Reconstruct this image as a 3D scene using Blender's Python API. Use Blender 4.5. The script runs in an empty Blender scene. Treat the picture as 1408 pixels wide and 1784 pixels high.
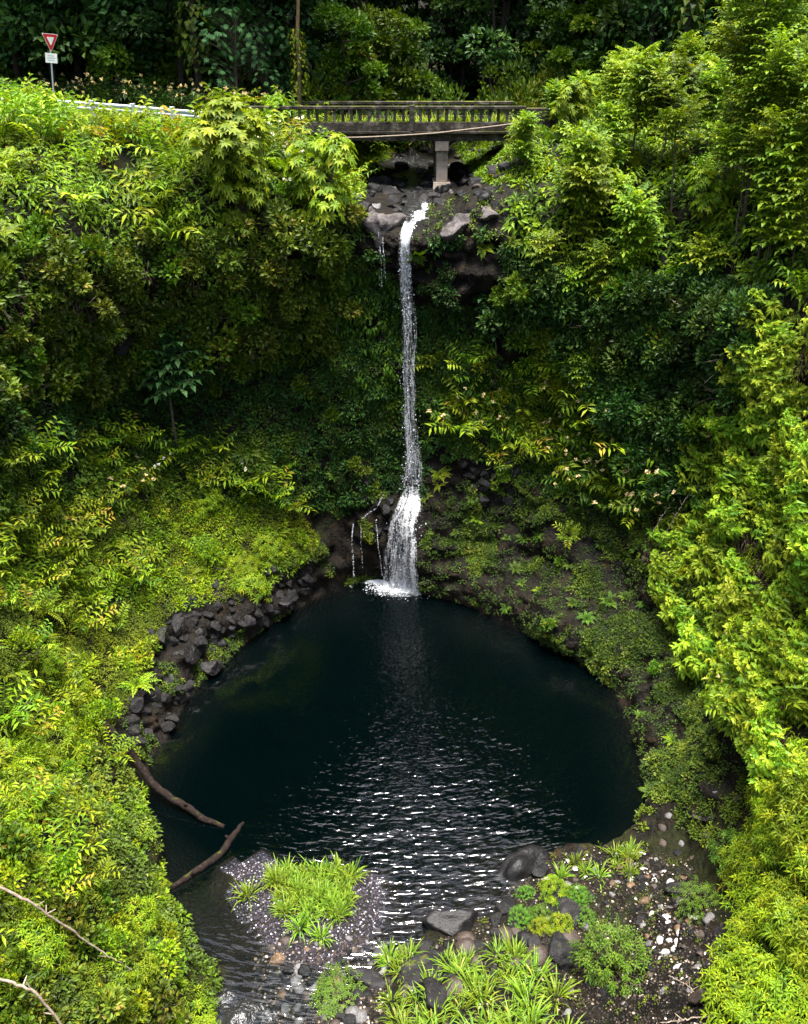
import bpy, math, random
import numpy as np
from mathutils import Vector, Matrix, Euler
from mathutils.bvhtree import BVHTree
R = math.radians
PI = math.pi
rng = np.random.default_rng(11)
random.seed(5)
scene = bpy.context.scene
COL = scene.collection

# ------------------------------------------------------------------ camera
CAM = Vector((0, 0, 22.0)); PITCH = R(27); FPX = 1545.0
cd = bpy.data.cameras.new("camera"); cam = bpy.data.objects.new("camera", cd); COL.objects.link(cam)
cam.location = CAM; cam.rotation_euler = (PI/2 - PITCH, 0, 0)
cd.sensor_fit = 'VERTICAL'; cd.sensor_height = 24.0; cd.lens = 24.0*FPX/1784.0
cd.clip_start = 0.1; cd.clip_end = 1000
scene.camera = cam

def ray(px, py):
    u = (px-704)/FPX; v = (892-py)/FPX
    return Vector((u, math.cos(PITCH)+v*math.sin(PITCH), -math.sin(PITCH)+v*math.cos(PITCH)))
def at_z(px, py, z=0.0):
    d = ray(px, py); t = (z-CAM.z)/d.z; return CAM + d*t
def at_y(px, py, Y):
    d = ray(px, py); return CAM + d*(Y/d.y)
def project(P):                                   # world (N,3) -> photo pixels
    P = np.asarray(P, float)
    dx, dy, dz = P[:, 0], P[:, 1], P[:, 2]-CAM.z
    c, s = math.cos(PITCH), math.sin(PITCH)
    dep = dy*c - dz*s; up = dy*s + dz*c
    dep = np.where(dep < .1, .1, dep)
    return 704+FPX*dx/dep, 892-FPX*up/dep

# ------------------------------------------------------------------ numpy helpers
def nrm(a):
    return a/np.maximum(np.linalg.norm(a, axis=-1, keepdims=True), 1e-9)
def _hash(i, j, k, s):
    h = (i*374761393 + j*668265263 + k*2147483647 + s*974634221) & 0xffffffff
    h = ((h ^ (h >> 13))*1274126177) & 0xffffffff
    return ((h ^ (h >> 16)) & 0xffff)/65535.0
def vnoise(P, scale, seed=0):                     # value noise in [-1,1]
    Q = np.asarray(P, float)/scale; I = np.floor(Q).astype(np.int64); f = Q-I; f = f*f*(3-2*f)
    o = 0
    for a in (0, 1):
        for b in (0, 1):
            for c in (0, 1):
                w = (f[:, 0] if a else 1-f[:, 0])*(f[:, 1] if b else 1-f[:, 1])*(f[:, 2] if c else 1-f[:, 2])
                o = o + w*_hash(I[:, 0]+a, I[:, 1]+b, I[:, 2]+c, seed)
    return o*2-1
def fbm(P, scale, seed=0, oct=3):
    return sum(vnoise(P, scale/2**i, seed+i)*.5**i for i in range(oct))
def in_poly(x, y, poly):
    x = np.asarray(x, float); y = np.asarray(y, float); r = np.zeros(x.shape, bool); n = len(poly)
    for i in range(n):
        x0, y0 = poly[i]; x1, y1 = poly[(i+1) % n]
        if y0 == y1: continue
        r ^= ((y0 > y) != (y1 > y)) & (x < (x1-x0)*(y-y0)/(y1-y0)+x0)
    return r
def sstep(a, b, x):
    t = np.clip((x-a)/(b-a), 0, 1); return t*t*(3-2*t)

class Geo:
    def __init__(s): s.V = []; s.F = []; s.A = []; s.n = 0
    def add(s, V, F, var=.5):
        V = np.asarray(V, float).reshape(-1, 3); F = np.asarray(F, np.int64)
        s.V.append(V); s.F.append(F+s.n)
        s.A.append(np.broadcast_to(np.asarray(var, float), (len(V),)).copy()); s.n += len(V); return s
    def arrays(s):
        return np.concatenate(s.V), s.F, np.concatenate(s.A)
    def merge(s, g, M=None, dv=0):
        if not g.V: return s
        V = np.concatenate(g.V)
        if M is not None: V = V @ np.array(M.to_3x3()).T + np.array(M.translation)
        s.V.append(V); s.F += [f+s.n for f in g.F]; s.A.append(np.concatenate(g.A)+dv); s.n += len(V); return s
    def mesh(s, name, mat, smooth=False):
        me = bpy.data.meshes.new(name)
        V = np.concatenate(s.V).astype(np.float32)
        tot = np.concatenate([np.full(len(f), f.shape[1], np.int32) for f in s.F])
        lp = np.concatenate([f.ravel() for f in s.F]).astype(np.int32)
        st = np.concatenate([[0], np.cumsum(tot)[:-1]]).astype(np.int32)
        me.vertices.add(len(V)); me.vertices.foreach_set('co', V.ravel())
        me.loops.add(len(lp)); me.loops.foreach_set('vertex_index', lp)
        me.polygons.add(len(tot)); me.polygons.foreach_set('loop_start', st)
        me.polygons.foreach_set('use_smooth', np.full(len(tot), smooth, bool))
        me.update(calc_edges=True)
        a = me.attributes.new('var', 'FLOAT', 'POINT'); a.data.foreach_set('value', np.concatenate(s.A).astype(np.float32))
        if mat: me.materials.append(mat)
        return me

def add_leaves(g, p, d, up, L, W, droop=.2, fold=.2, var=None):
    """p,d,up (N,3); L,W,droop (N,) or scalar. Five-point folded leaf."""
    N = len(p); d = nrm(d); s = nrm(np.cross(d, up)+1e-6); n = np.cross(s, d)
    L = np.broadcast_to(L, (N,))[:, None]; W = np.broadcast_to(W, (N,))[:, None]; dr = np.broadcast_to(droop, (N,))[:, None]
    z = np.array([[0, 0, 1.0]])
    m = p + d*.45*L - z*dr*L*.16
    t = p + d*L*(1-.3*dr) - z*dr*L*.85
    V = np.stack([p, m-s*W/2+n*fold*W, m, m+s*W/2+n*fold*W, t], 1)
    b = (np.arange(N)*5)[:, None, None]
    F = (b+np.array([[0, 2, 1], [0, 3, 2], [1, 2, 4], [2, 3, 4]])[None]).reshape(-1, 3)
    if var is None: var = rng.random(N)
    g.add(V, F, np.repeat(np.broadcast_to(var, (N,)), 5))
def add_tiny(g, p, d, up, L, W, fold=.25, var=None):
    """4-point diamond leaf."""
    N = len(p); d = nrm(d); s = nrm(np.cross(d, up)+1e-6); n = np.cross(s, d)
    L = np.broadcast_to(L, (N,))[:, None]; W = np.broadcast_to(W, (N,))[:, None]
    m = p+d*.5*L+n*fold*W
    V = np.stack([p, m+s*W/2, p+d*L, m-s*W/2], 1); b = (np.arange(N)*4)[:, None, None]
    F = (b+np.array([[0, 1, 2], [0, 2, 3]])[None]).reshape(-1, 3)
    if var is None: var = rng.random(N)
    g.add(V, F, np.repeat(np.broadcast_to(var, (N,)), 4))
def add_blades(g, p, d, L, W, droop, seg=4, var=None):
    N = len(p); d = nrm(d); z = np.array([[0, 0, 1.0]]); s = nrm(np.cross(d, z)+1e-6)
    L = np.broadcast_to(L, (N,))[:, None]; W = np.broadcast_to(W, (N,))[:, None]; dr = np.broadcast_to(droop, (N,))[:, None]
    rows = []
    for k in range(seg+1):
        t = k/seg; c = p+d*L*t-z*dr*L*t*t*1.0; w = W*(.7+.5*t)*(1-t**2.2)*.5+.0015
        rows += [c-s*w, c+s*w]
    V = np.stack(rows, 1); b = (np.arange(N)*(2*seg+2))[:, None, None]
    q = np.array([[2*k, 2*k+1, 2*k+3, 2*k+2] for k in range(seg)])
    if var is None: var = rng.random(N)
    g.add(V, (b+q[None]).reshape(-1, 4), np.repeat(np.broadcast_to(var, (N,)), 2*seg+2))
def add_tube(g, pts, rad, sides=6, var=.5, cap=True):
    pts = np.asarray(pts, float); n = len(pts); rad = np.broadcast_to(rad, (n,))
    t = nrm(np.gradient(pts, axis=0)); ref = np.array([.31, .21, .93]) if abs(t[0, 2]) < .8 else np.array([.9, .3, .1])
    a = nrm(np.cross(t, ref)); b = np.cross(t, a); th = np.arange(sides)*2*PI/sides
    V = pts[:, None]+rad[:, None, None]*(np.cos(th)[None, :, None]*a[:, None]+np.sin(th)[None, :, None]*b[:, None])
    F = [[i*sides+j, i*sides+(j+1) % sides, (i+1)*sides+(j+1) % sides, (i+1)*sides+j] for i in range(n-1) for j in range(sides)]
    V = V.reshape(-1, 3)
    g.add(V, F, var)
    if cap:
        g.add(np.vstack([V[-sides:], pts[-1:]]), [[j, (j+1) % sides, sides] for j in range(sides)], var)
        g.add(np.vstack([V[:sides], pts[:1]]), [[(j+1) % sides, j, sides] for j in range(sides)], var)
def add_box(g, lo, hi, var=.5, bev=0.0, jit=0):
    lo = np.array(lo, float); hi = np.array(hi, float)
    if bev <= 0:
        V = np.array([[x, y, z] for x in (lo[0], hi[0]) for y in (lo[1], hi[1]) for z in (lo[2], hi[2])])
        F = [[0, 1, 3, 2], [4, 6, 7, 5], [0, 4, 5, 1], [2, 3, 7, 6], [0, 2, 6, 4], [1, 5, 7, 3]]
        g.add(V, F, var); return
    V = []; idx = {}
    for ax in range(3):                           # bevelled: 24 points, one per corner and axis
        for c in range(8):
            s = [(c >> 2) & 1, (c >> 1) & 1, c & 1]
            p = [(hi[i] if s[i] else lo[i]) + (0 if i == ax else (-bev if s[i] else bev)) for i in range(3)]
            idx[ax, tuple(s)] = len(V); V.append(p)
    F = []
    for ax in range(3):
        o = [i for i in range(3) if i != ax]
        for sd in (0, 1):
            q = []
            for u, v in ((0, 0), (1, 0), (1, 1), (0, 1)):
                s = [0, 0, 0]; s[ax] = sd; s[o[0]] = u; s[o[1]] = v; q.append(idx[ax, tuple(s)])
            F.append(q)
        for u in (0, 1):
            for v in (0, 1):
                q = []
                for w, a in ((0, o[0]), (1, o[0]), (1, o[1]), (0, o[1])):
                    s = [0, 0, 0]; s[ax] = w; s[o[0]] = u; s[o[1]] = v; q.append(idx[a, tuple(s)])
                F.append(q)
    g.add(V, F, var)
    g.add(V, [[idx[0, s], idx[1, s], idx[2, s]] for s in [((c >> 2) & 1, (c >> 1) & 1, c & 1) for c in range(8)]], var)

# ------------------------------------------------------------------ objects
def link(o): COL.objects.link(o); return o
def tag(o, label=None, cat=None, group=None, kind=None):
    if label: o['label'] = label
    if cat: o['category'] = cat
    if group: o['group'] = group
    if kind: o['kind'] = kind
    return o
def obj(name, g, mat, parent=None, smooth=False):
    me = g if isinstance(g, bpy.types.Mesh) else g.mesh(name, mat, smooth)
    o = link(bpy.data.objects.new(name, me)); o.parent = parent; return o
def thing(name, label, cat, loc=(0, 0, 0), group=None):
    o = link(bpy.data.objects.new(name, None)); o.location = loc; o.empty_display_size = .2
    return tag(o, label, cat, group)
def kids(o): return [c for c in COL.objects if c.parent == o]
class Proto:
    """a kind of plant or rock: meshes of its parts, copied wherever one stands"""
    def __init__(s, name, parts, solo=False): s.name = name; s.parts = parts; s.solo = solo
    def place(s, loc, rot, scale, label, cat, group=None):
        sc = (scale,)*3 if not hasattr(scale, '__len__') else scale
        if s.solo:
            r = link(bpy.data.objects.new(s.name, s.parts[0][1]))
        else:
            r = link(bpy.data.objects.new(s.name, None))
            for pn, me in s.parts:
                c = link(bpy.data.objects.new(pn, me)); c.parent = r
        r.location = loc; r.rotation_euler = rot; r.scale = sc
        return tag(r, label, cat, group)

# ------------------------------------------------------------------ materials
def new_mat(name):
    m = bpy.data.materials.new(name); m.use_nodes = True; nt = m.node_tree; nt.nodes.clear()
    return m, nt, nt.nodes.new, nt.links.new
def out_of(nt, sh, disp=None):
    o = nt.nodes.new('ShaderNodeOutputMaterial'); nt.links.new(sh, o.inputs['Surface']); return o
def ramp(nt, fac, stops):
    r = nt.nodes.new('ShaderNodeValToRGB'); el = r.color_ramp.elements
    while len(el) < len(stops): el.new(.5)
    for e, (p, c) in zip(el, stops): e.position = p; e.color = (*c, 1)
    if fac is not None: nt.links.new(fac, r.inputs[0])
    return r.outputs[0]
LEAFGAIN = 1.0
def leaf_mat(name, stops, rough=.5, trans=.3, hv=.018, vv=.22, spec=.2):
    m, nt, N, Lk = new_mat(name)
    at = N('ShaderNodeAttribute'); at.attribute_name = 'var'
    c = ramp(nt, at.outputs['Fac'], [(p, tuple(x*LEAFGAIN for x in q)) for p, q in stops])
    oi = N('ShaderNodeObjectInfo'); hs = N('ShaderNodeHueSaturation')
    h = N('ShaderNodeMapRange'); h.inputs[3].default_value = .5-hv; h.inputs[4].default_value = .5+hv
    v = N('ShaderNodeMapRange'); v.inputs[3].default_value = 1-vv; v.inputs[4].default_value = 1+vv
    Lk(oi.outputs['Random'], h.inputs[0]); Lk(oi.outputs['Random'], v.inputs[0])
    Lk(h.outputs[0], hs.inputs['Hue']); Lk(v.outputs[0], hs.inputs['Value']); Lk(c, hs.inputs['Color'])
    p = N('ShaderNodeBsdfPrincipled'); p.inputs['Roughness'].default_value = rough; p.inputs['Specular IOR Level'].default_value = spec
    Lk(hs.outputs[0], p.inputs['Base Color'])
    t = N('ShaderNodeBsdfTranslucent'); g = N('ShaderNodeMixRGB'); g.blend_type = 'MULTIPLY'; g.inputs[0].default_value = 1
    g.inputs[2].default_value = (1.25, 1.2, .5, 1); Lk(hs.outputs[0], g.inputs[1]); Lk(g.outputs[0], t.inputs[0])
    mx = N('ShaderNodeMixShader'); mx.inputs[0].default_value = trans; Lk(p.outputs[0], mx.inputs[1]); Lk(t.outputs[0], mx.inputs[2])
    out_of(nt, mx.outputs[0]); return m
def rough_mat(name, stops, scale=4, rough=.8, bump=.3, spec=.3, detail=6, coord='Object', moss=None, bscale=None):
    """noise-coloured solid: stone, bark, concrete; optional moss on the upward faces"""
    m, nt, N, Lk = new_mat(name)
    tc = N('ShaderNodeTexCoord'); n1 = N('ShaderNodeTexNoise'); n1.inputs['Scale'].default_value = scale; n1.inputs['Detail'].default_value = detail
    n1.inputs['Roughness'].default_value = .65
    Lk(tc.outputs[coord], n1.inputs[0]); c = ramp(nt, n1.outputs[0], stops)
    if moss:
        ge = N('ShaderNodeNewGeometry'); sx = N('ShaderNodeSeparateXYZ'); Lk(ge.outputs['Normal'], sx.inputs[0])
        n3 = N('ShaderNodeTexNoise'); n3.inputs['Scale'].default_value = moss[2]; n3.inputs['Detail'].default_value = 5; Lk(tc.outputs[coord], n3.inputs[0])
        a = N('ShaderNodeMath'); a.operation = 'MULTIPLY_ADD'; Lk(sx.outputs[2], a.inputs[0]); a.inputs[1].default_value = .35; Lk(n3.outputs[0], a.inputs[2])
        f = N('ShaderNodeMapRange'); Lk(a.outputs[0], f.inputs[0]); f.inputs[1].default_value = moss[1]; f.inputs[2].default_value = moss[1]+.12
        mc = N('ShaderNodeMixRGB'); mc.inputs[2].default_value = (*moss[0], 1); Lk(f.outputs[0], mc.inputs[0]); Lk(c, mc.inputs[1]); c = mc.outputs[0]
    oi = N('ShaderNodeObjectInfo'); v = N('ShaderNodeMapRange'); v.inputs[3].default_value = .55; v.inputs[4].default_value = 1.2; Lk(oi.outputs['Random'], v.inputs[0])
    hs = N('ShaderNodeHueSaturation'); Lk(v.outputs[0], hs.inputs['Value']); Lk(c, hs.inputs['Color'])
    p = N('ShaderNodeBsdfPrincipled'); p.inputs['Roughness'].default_value = rough; p.inputs['Specular IOR Level'].default_value = spec
    Lk(hs.outputs[0], p.inputs['Base Color'])
    n2 = N('ShaderNodeTexNoise'); n2.inputs['Scale'].default_value = bscale or scale*4; n2.inputs['Detail'].default_value = 8; Lk(tc.outputs[coord], n2.inputs[0])
    b = N('ShaderNodeBump'); b.inputs['Strength'].default_value = bump; b.inputs['Distance'].default_value = .05; Lk(n2.outputs[0], b.inputs['Height']); Lk(b.outputs[0], p.inputs['Normal'])
    out_of(nt, p.outputs[0]); return m
def plain_mat(name, col, rough=.5, metal=0, spec=.5):
    m, nt, N, Lk = new_mat(name); p = N('ShaderNodeBsdfPrincipled')
    p.inputs['Base Color'].default_value = (*col, 1); p.inputs['Roughness'].default_value = rough; p.inputs['Metallic'].default_value = metal
    p.inputs['Specular IOR Level'].default_value = spec
    tc = N('ShaderNodeTexCoord'); n = N('ShaderNodeTexNoise'); n.inputs['Scale'].default_value = 9; n.inputs['Detail'].default_value = 5; Lk(tc.outputs['Object'], n.inputs[0])
    c = ramp(nt, n.outputs[0], [(.3, tuple(x*.8 for x in col)), (.7, col)]); Lk(c, p.inputs['Base Color'])
    out_of(nt, p.outputs[0]); return m

M = {}
M['lime'] = leaf_mat('lime_leaf', [(0, (.030, .075, .003)), (.5, (.125, .205, .005)), (.9, (.24, .29, .006)), (1, (.28, .20, .02))], trans=.35)
M['yellow'] = leaf_mat('yellow_leaf', [(0, (.05, .115, .006)), (.5, (.18, .29, .012)), (1, (.33, .38, .02))], trans=.35)
M['mid'] = leaf_mat('green_leaf', [(0, (.014, .042, .003)), (.6, (.058, .115, .005)), (.92, (.11, .17, .008)), (1, (.20, .17, .02))], trans=.3)
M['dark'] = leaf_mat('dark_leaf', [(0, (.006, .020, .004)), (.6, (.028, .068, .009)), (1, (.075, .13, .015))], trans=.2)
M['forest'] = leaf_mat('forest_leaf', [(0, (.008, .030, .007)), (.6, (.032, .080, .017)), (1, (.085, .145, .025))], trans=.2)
M['blue'] = leaf_mat('blue_green_leaf', [(0, (.012, .045, .012)), (.6, (.035, .115, .028)), (1, (.08, .18, .04))], trans=.25)
M['olive'] = leaf_mat('olive_leaf', [(0, (.02, .028, .005)), (.55, (.062, .098, .007)), (.9, (.16, .175, .014)), (1, (.17, .12, .03))], trans=.25)
M['moss'] = leaf_mat('moss_leaf', [(0, (.018, .030, .002)), (.55, (.075, .11, .003)), (1, (.17, .19, .006))], trans=.25, rough=.7)
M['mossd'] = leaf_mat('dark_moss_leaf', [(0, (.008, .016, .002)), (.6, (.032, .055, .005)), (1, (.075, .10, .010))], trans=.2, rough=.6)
M['grass'] = leaf_mat('grass_blade', [(0, (.05, .11, .008)), (.6, (.13, .21, .014)), (.95, (.22, .27, .02)), (1, (.30, .26, .06))], trans=.35)
M['lacy'] = leaf_mat('lacy_leaf', [(0, (.022, .075, .006)), (.6, (.07, .16, .010)), (1, (.14, .23, .016))], trans=.3)
M['dry'] = leaf_mat('dry_leaf', [(0, (.035, .022, .018)), (.6, (.10, .065, .05)), (1, (.20, .14, .10))], trans=.1, rough=.8)
M['petal'] = leaf_mat('white_petal', [(0, (.70, .68, .60)), (1, (.85, .84, .80))], trans=.3, vv=.05, hv=0)
M['cream'] = leaf_mat('cream_petal', [(0, (.70, .50, .22)), (1, (.82, .70, .42))], trans=.3, vv=.05, hv=0)
M['stem'] = rough_mat('green_stem', [(.3, (.03, .05, .01)), (.7, (.09, .09, .03))], 12, .7, .1)
M['bark'] = rough_mat('bark', [(.25, (.03, .022, .016)), (.5, (.085, .065, .045)), (.75, (.16, .14, .11))], 6, .85, .5)
M['barkd'] = rough_mat('dark_bark', [(.25, (.012, .009, .007)), (.75, (.05, .038, .028))], 6, .85, .5)
M['barkt'] = rough_mat('tan_bark', [(.25, (.10, .065, .03)), (.75, (.22, .15, .07))], 5, .85, .5)
M['twig'] = rough_mat('pale_twig', [(.3, (.14, .10, .07)), (.7, (.34, .28, .22))], 14, .8, .2)
M['logwet'] = rough_mat('wet_wood', [(.3, (.006, .004, .004)), (.6, (.020, .013, .010)), (.8, (.085, .06, .042))], 9, .8, .9, .12, moss=((.05, .055, .006), .9, 4))
M['rock'] = rough_mat('basalt', [(.25, (.004, .004, .0042)), (.5, (.012, .0115, .012)), (.75, (.036, .034, .034))], 3, .7, .7, .14, moss=((.05, .06, .006), .93, 2.5))
M['rockwet'] = rough_mat('wet_basalt', [(.25, (.003, .003, .0033)), (.6, (.010, .0097, .010)), (.8, (.034, .031, .031))], 3, .4, .6, .16)
M['rockp'] = rough_mat('pale_rock', [(.25, (.016, .0135, .014)), (.5, (.055, .048, .047)), (.75, (.17, .15, .14))], 3.5, .7, .8, .2, moss=((.06, .06, .01), .86, 2))
M['stoneg'] = rough_mat('grey_stone', [(.3, (.04, .038, .04)), (.7, (.125, .12, .118))], 5, .6, .3, .4)
M['stonew'] = rough_mat('white_stone', [(.3, (.22, .205, .19)), (.7, (.48, .46, .44))], 5, .6, .2, .4)
M['stoneo'] = rough_mat('ochre_stone', [(.3, (.03, .015, .007)), (.5, (.08, .043, .018)), (.75, (.22, .15, .085))], 4, .6, .3, .4)
M['stoneb'] = rough_mat('brown_stone', [(.3, (.015, .010, .008)), (.7, (.055, .038, .028))], 4, .6, .4, .4)
M['conc'] = rough_mat('old_concrete', [(.28, (.012, .010, .008)), (.5, (.048, .041, .032)), (.72, (.19, .165, .13))], 2.4, .85, .5, .15, coord='Object', moss=((.10, .115, .010), .78, 1.6))
M['concp'] = rough_mat('pale_concrete', [(.25, (.10, .07, .05)), (.5, (.28, .23, .18)), (.75, (.42, .37, .31))], 1.6, .85, .4, .2)
M['steel'] = plain_mat('galvanised_steel', (.42, .46, .52), .45, .6)
M['red'] = plain_mat('red_sign_film', (.50, .015, .025), .4)
M['white'] = plain_mat('white_sign_film', (.80, .80, .80), .4)
M['black'] = plain_mat('black_print', (.03, .03, .03), .5)
M['asphalt'] = rough_mat('asphalt', [(.3, (.03, .03, .03)), (.7, (.065, .065, .063))], 3, .9, .3, coord='Object')

def water_white(name, alpha_lo=.9):
    m, nt, N, Lk = new_mat(name); at = N('ShaderNodeAttribute'); at.attribute_name = 'var'
    p = N('ShaderNodeBsdfPrincipled'); p.inputs['Base Color'].default_value = (.88, .90, .92, 1); p.inputs['Roughness'].default_value = .25
    t = N('ShaderNodeBsdfTranslucent'); t.inputs[0].default_value = (.85, .90, .96, 1)
    mx = N('ShaderNodeMixShader'); mx.inputs[0].default_value = .4; Lk(p.outputs[0], mx.inputs[1]); Lk(t.outputs[0], mx.inputs[2])
    out_of(nt, mx.outputs[0]); return m
M['foam'] = water_white('white_water')
def streak_mat():
    m, nt, N, Lk = new_mat('streaked_water'); ge = N('ShaderNodeNewGeometry'); mp = N('ShaderNodeMapping'); mp.inputs['Scale'].default_value = (1, 1, .10); Lk(ge.outputs['Position'], mp.inputs[0])
    n = N('ShaderNodeTexNoise'); n.inputs['Scale'].default_value = 22; n.inputs['Detail'].default_value = 6; n.inputs['Roughness'].default_value = .75; Lk(mp.outputs[0], n.inputs[0])
    n2 = N('ShaderNodeTexNoise'); n2.inputs['Scale'].default_value = 13; n2.inputs['Detail'].default_value = 5; n2.inputs['Roughness'].default_value = .8; Lk(ge.outputs['Position'], n2.inputs[0])
    at = N('ShaderNodeAttribute'); at.attribute_name = 'var'
    a = N('ShaderNodeMath'); a.operation = 'ADD'; Lk(n.outputs[0], a.inputs[0]); Lk(n2.outputs[0], a.inputs[1])
    a2 = N('ShaderNodeMath'); a2.operation = 'ADD'; Lk(a.outputs[0], a2.inputs[0]); Lk(at.outputs['Fac'], a2.inputs[1])
    f = N('ShaderNodeMapRange'); Lk(a2.outputs[0], f.inputs[0]); f.inputs[1].default_value = 1.36; f.inputs[2].default_value = 1.72
    p = N('ShaderNodeBsdfPrincipled'); p.inputs['Base Color'].default_value = (.88, .90, .93, 1); p.inputs['Roughness'].default_value = .3
    t = N('ShaderNodeBsdfTranslucent'); t.inputs[0].default_value = (.88, .9, .93, 1); w_ = N('ShaderNodeMixShader'); w_.inputs[0].default_value = .45; Lk(p.outputs[0], w_.inputs[1]); Lk(t.outputs[0], w_.inputs[2])
    tr = N('ShaderNodeBsdfTransparent'); mx = N('ShaderNodeMixShader'); Lk(f.outputs[0], mx.inputs[0]); Lk(tr.outputs[0], mx.inputs[1]); Lk(w_.outputs[0], mx.inputs[2])
    out_of(nt, mx.outputs[0]); return m
M['streak'] = streak_mat()

# ------------------------------------------------------------------ terrain
CX, CY = 0.0, 25.0
RIM = [(-180, 8.3), (-167, 9.2), (-154, 9.6), (-149, 10.3), (-141, 9.8), (-131, 9.8), (-124, 9.1), (-110, 9.1), (-98, 8.9), (-89, 8.5), (-75, 8.5), (-59, 8.55),
       (-42, 9.1), (-27, 9.9), (-15, 10.8), (-6, 11.1), (1, 10.6), (5, 9.8), (15, 9.4), (29, 8.6), (46, 8.3), (59, 8.6), (70, 8.55), (82, 8.3), (93, 8.35),
       (103, 8.35), (110, 8.6), (119, 8.5), (128, 8.1), (138, 7.0), (154, 6.9), (162, 7.6), (174, 7.7), (180, 8.3)]
K = {  # azimuth about the pool: (r, z) of the rising levels 1..10
 -180: [(9, .2), (10.5, .4), (12.5, .7), (15, .9), (19, 1), (25, 1), (34, 1), (46, .6), (70, 0), (150, -3)],
 -172: [(9.8, .1), (11, .2), (13, .4), (15.5, .6), (19, .8), (25, .8), (34, .8), (46, .5), (70, 0), (150, -3)],
 -166: [(10.4, -.15), (11.5, -.12), (13.5, -.1), (16, -.1), (20, -.1), (25, -.1), (34, -.2), (46, -.3), (70, -1), (150, -4)],
 -156: [(10.6, -.3), (12, -.3), (14, -.3), (17, -.3), (21, -.3), (26, -.4), (35, -.5), (48, -.6), (70, -1), (150, -4)],
 -147: [(10.8, .5), (11.8, 1.4), (13.6, 3.0), (16, 5.5), (18.5, 8), (22, 11), (30, 14), (42, 16), (70, 18), (150, 24)],
 -130: [(10.2, .8), (11.4, 2.6), (13.2, 5), (15.4, 8), (17.5, 11), (20, 14), (27, 17), (38, 19), (60, 22), (150, 34)],
 -100: [(9.4, .9), (11.3, 3.3), (13, 7), (14.3, 11), (15.3, 14), (18, 17), (25, 19.3), (36, 20.5), (60, 23), (150, 45)],
 -75: [(9.2, 1.2), (11.8, 3.4), (13.8, 8), (14.4, 12), (14.5, 15), (16.5, 17.8), (22, 19.5), (34, 19.8), (60, 22), (150, 50)],
 -47: [(9.5, 1.6), (12.9, 4.8), (15.2, 9), (14.6, 12.6), (13.3, 15), (15.2, 17.9), (18.6, 19.45), (28, 19.7), (48, 21.5), (150, 60)],
 -30: [(10.5, 1.9), (12.4, 4.5), (13.8, 8.5), (13.2, 12.8), (12.0, 15.6), (13.6, 17.9), (18.2, 19.3), (28, 19.6), (48, 21.5), (150, 64)],
 -15: [(11.5, 2.3), (12.5, 4.6), (13.1, 9), (12.6, 13.5), (12.0, 16.0), (13.1, 17.3), (18, 18.6), (28, 19.3), (48, 21.3), (150, 66)],
 -9.5: [(11.2, 3.1), (12.0, 4.7), (12.7, 9), (12.5, 13.8), (12.0, 15.9), (13.2, 16.6), (19, 17.0), (28, 18.0), (48, 20.6), (150, 66)],
 -4: [(11.2, 3.6), (11.9, 4.7), (12.6, 9), (12.5, 14), (12.0, 15.8), (13.2, 16.3), (19, 16.4), (28, 17.2), (48, 20.2), (150, 66)],
 1.5: [(10.9, 3.7), (11.7, 4.6), (12.5, 9), (12.4, 14), (11.9, 15.6), (13.2, 16.1), (19, 16.3), (28, 17.1), (48, 20.2), (150, 66)],
 7: [(10.0, 1.5), (11.6, 4.2), (12.4, 9), (12.2, 14), (11.9, 15.9), (13.2, 16.5), (19, 16.4), (28, 17.2), (48, 20.2), (150, 66)],
 12: [(9.9, 1.3), (11.6, 3.9), (12.4, 8.5), (12.2, 13.5), (12.0, 16.0), (13.2, 17.0), (19, 17.3), (28, 18.2), (48, 20.6), (150, 66)],
 18: [(9.8, 1.3), (11.6, 3.6), (12.6, 8), (12.3, 12.8), (12.2, 16), (13.3, 17.4), (18, 18.7), (28, 19.4), (48, 21.3), (150, 66)],
 40: [(8.7, 1.5), (11.2, 3.8), (12.8, 7), (13.0, 11), (13, 14.5), (14.4, 17.2), (19, 19.3), (28, 20), (48, 21.8), (150, 62)],
 60: [(8.8, 1.2), (10.7, 2.9), (12.4, 6.2), (13.3, 10), (13.6, 14), (14.7, 17.2), (20, 20), (30, 21), (50, 22.5), (150, 56)],
 85: [(8.7, .9), (10.3, 2.2), (11.9, 4.8), (12.8, 9), (12.8, 13), (14.2, 16.5), (20, 19.8), (30, 21), (52, 22.5), (150, 50)],
 108: [(8.9, .7), (9.9, 1.7), (11.1, 4.0), (11.8, 7.5), (12.0, 11.5), (13.5, 15), (19, 18.5), (30, 20.5), (55, 22), (150, 44)],
 130: [(8.6, .25), (10.3, .6), (11.7, 2.0), (12.8, 5), (13.9, 8.5), (16, 12), (22, 16.5), (34, 19.5), (58, 21), (150, 38)],
 150: [(8.2, .25), (10.3, .6), (12.3, 1.8), (14.2, 3.6), (16, 5.5), (19, 8), (26, 12.5), (38, 16), (60, 18), (150, 28)],
 168: [(8.8, .25), (10.5, .5), (12.5, .9), (15, 1.2), (19, 1.5), (25, 1.8), (34, 2.5), (46, 4), (70, 5), (150, 8)],
}
kphi = sorted(K)
kr = np.array([[p[0] for p in K[a]] for a in kphi]); kz = np.array([[p[1] for p in K[a]] for a in kphi])
kphi_w = np.array([kphi[-1]-360]+kphi+[kphi[0]+360]); kr = np.vstack([kr[-1:], kr, kr[:1]]); kz = np.vstack([kz[-1:], kz, kz[:1]])
rp = np.array([p[0] for p in RIM]); rr = np.array([p[1] for p in RIM])
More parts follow.
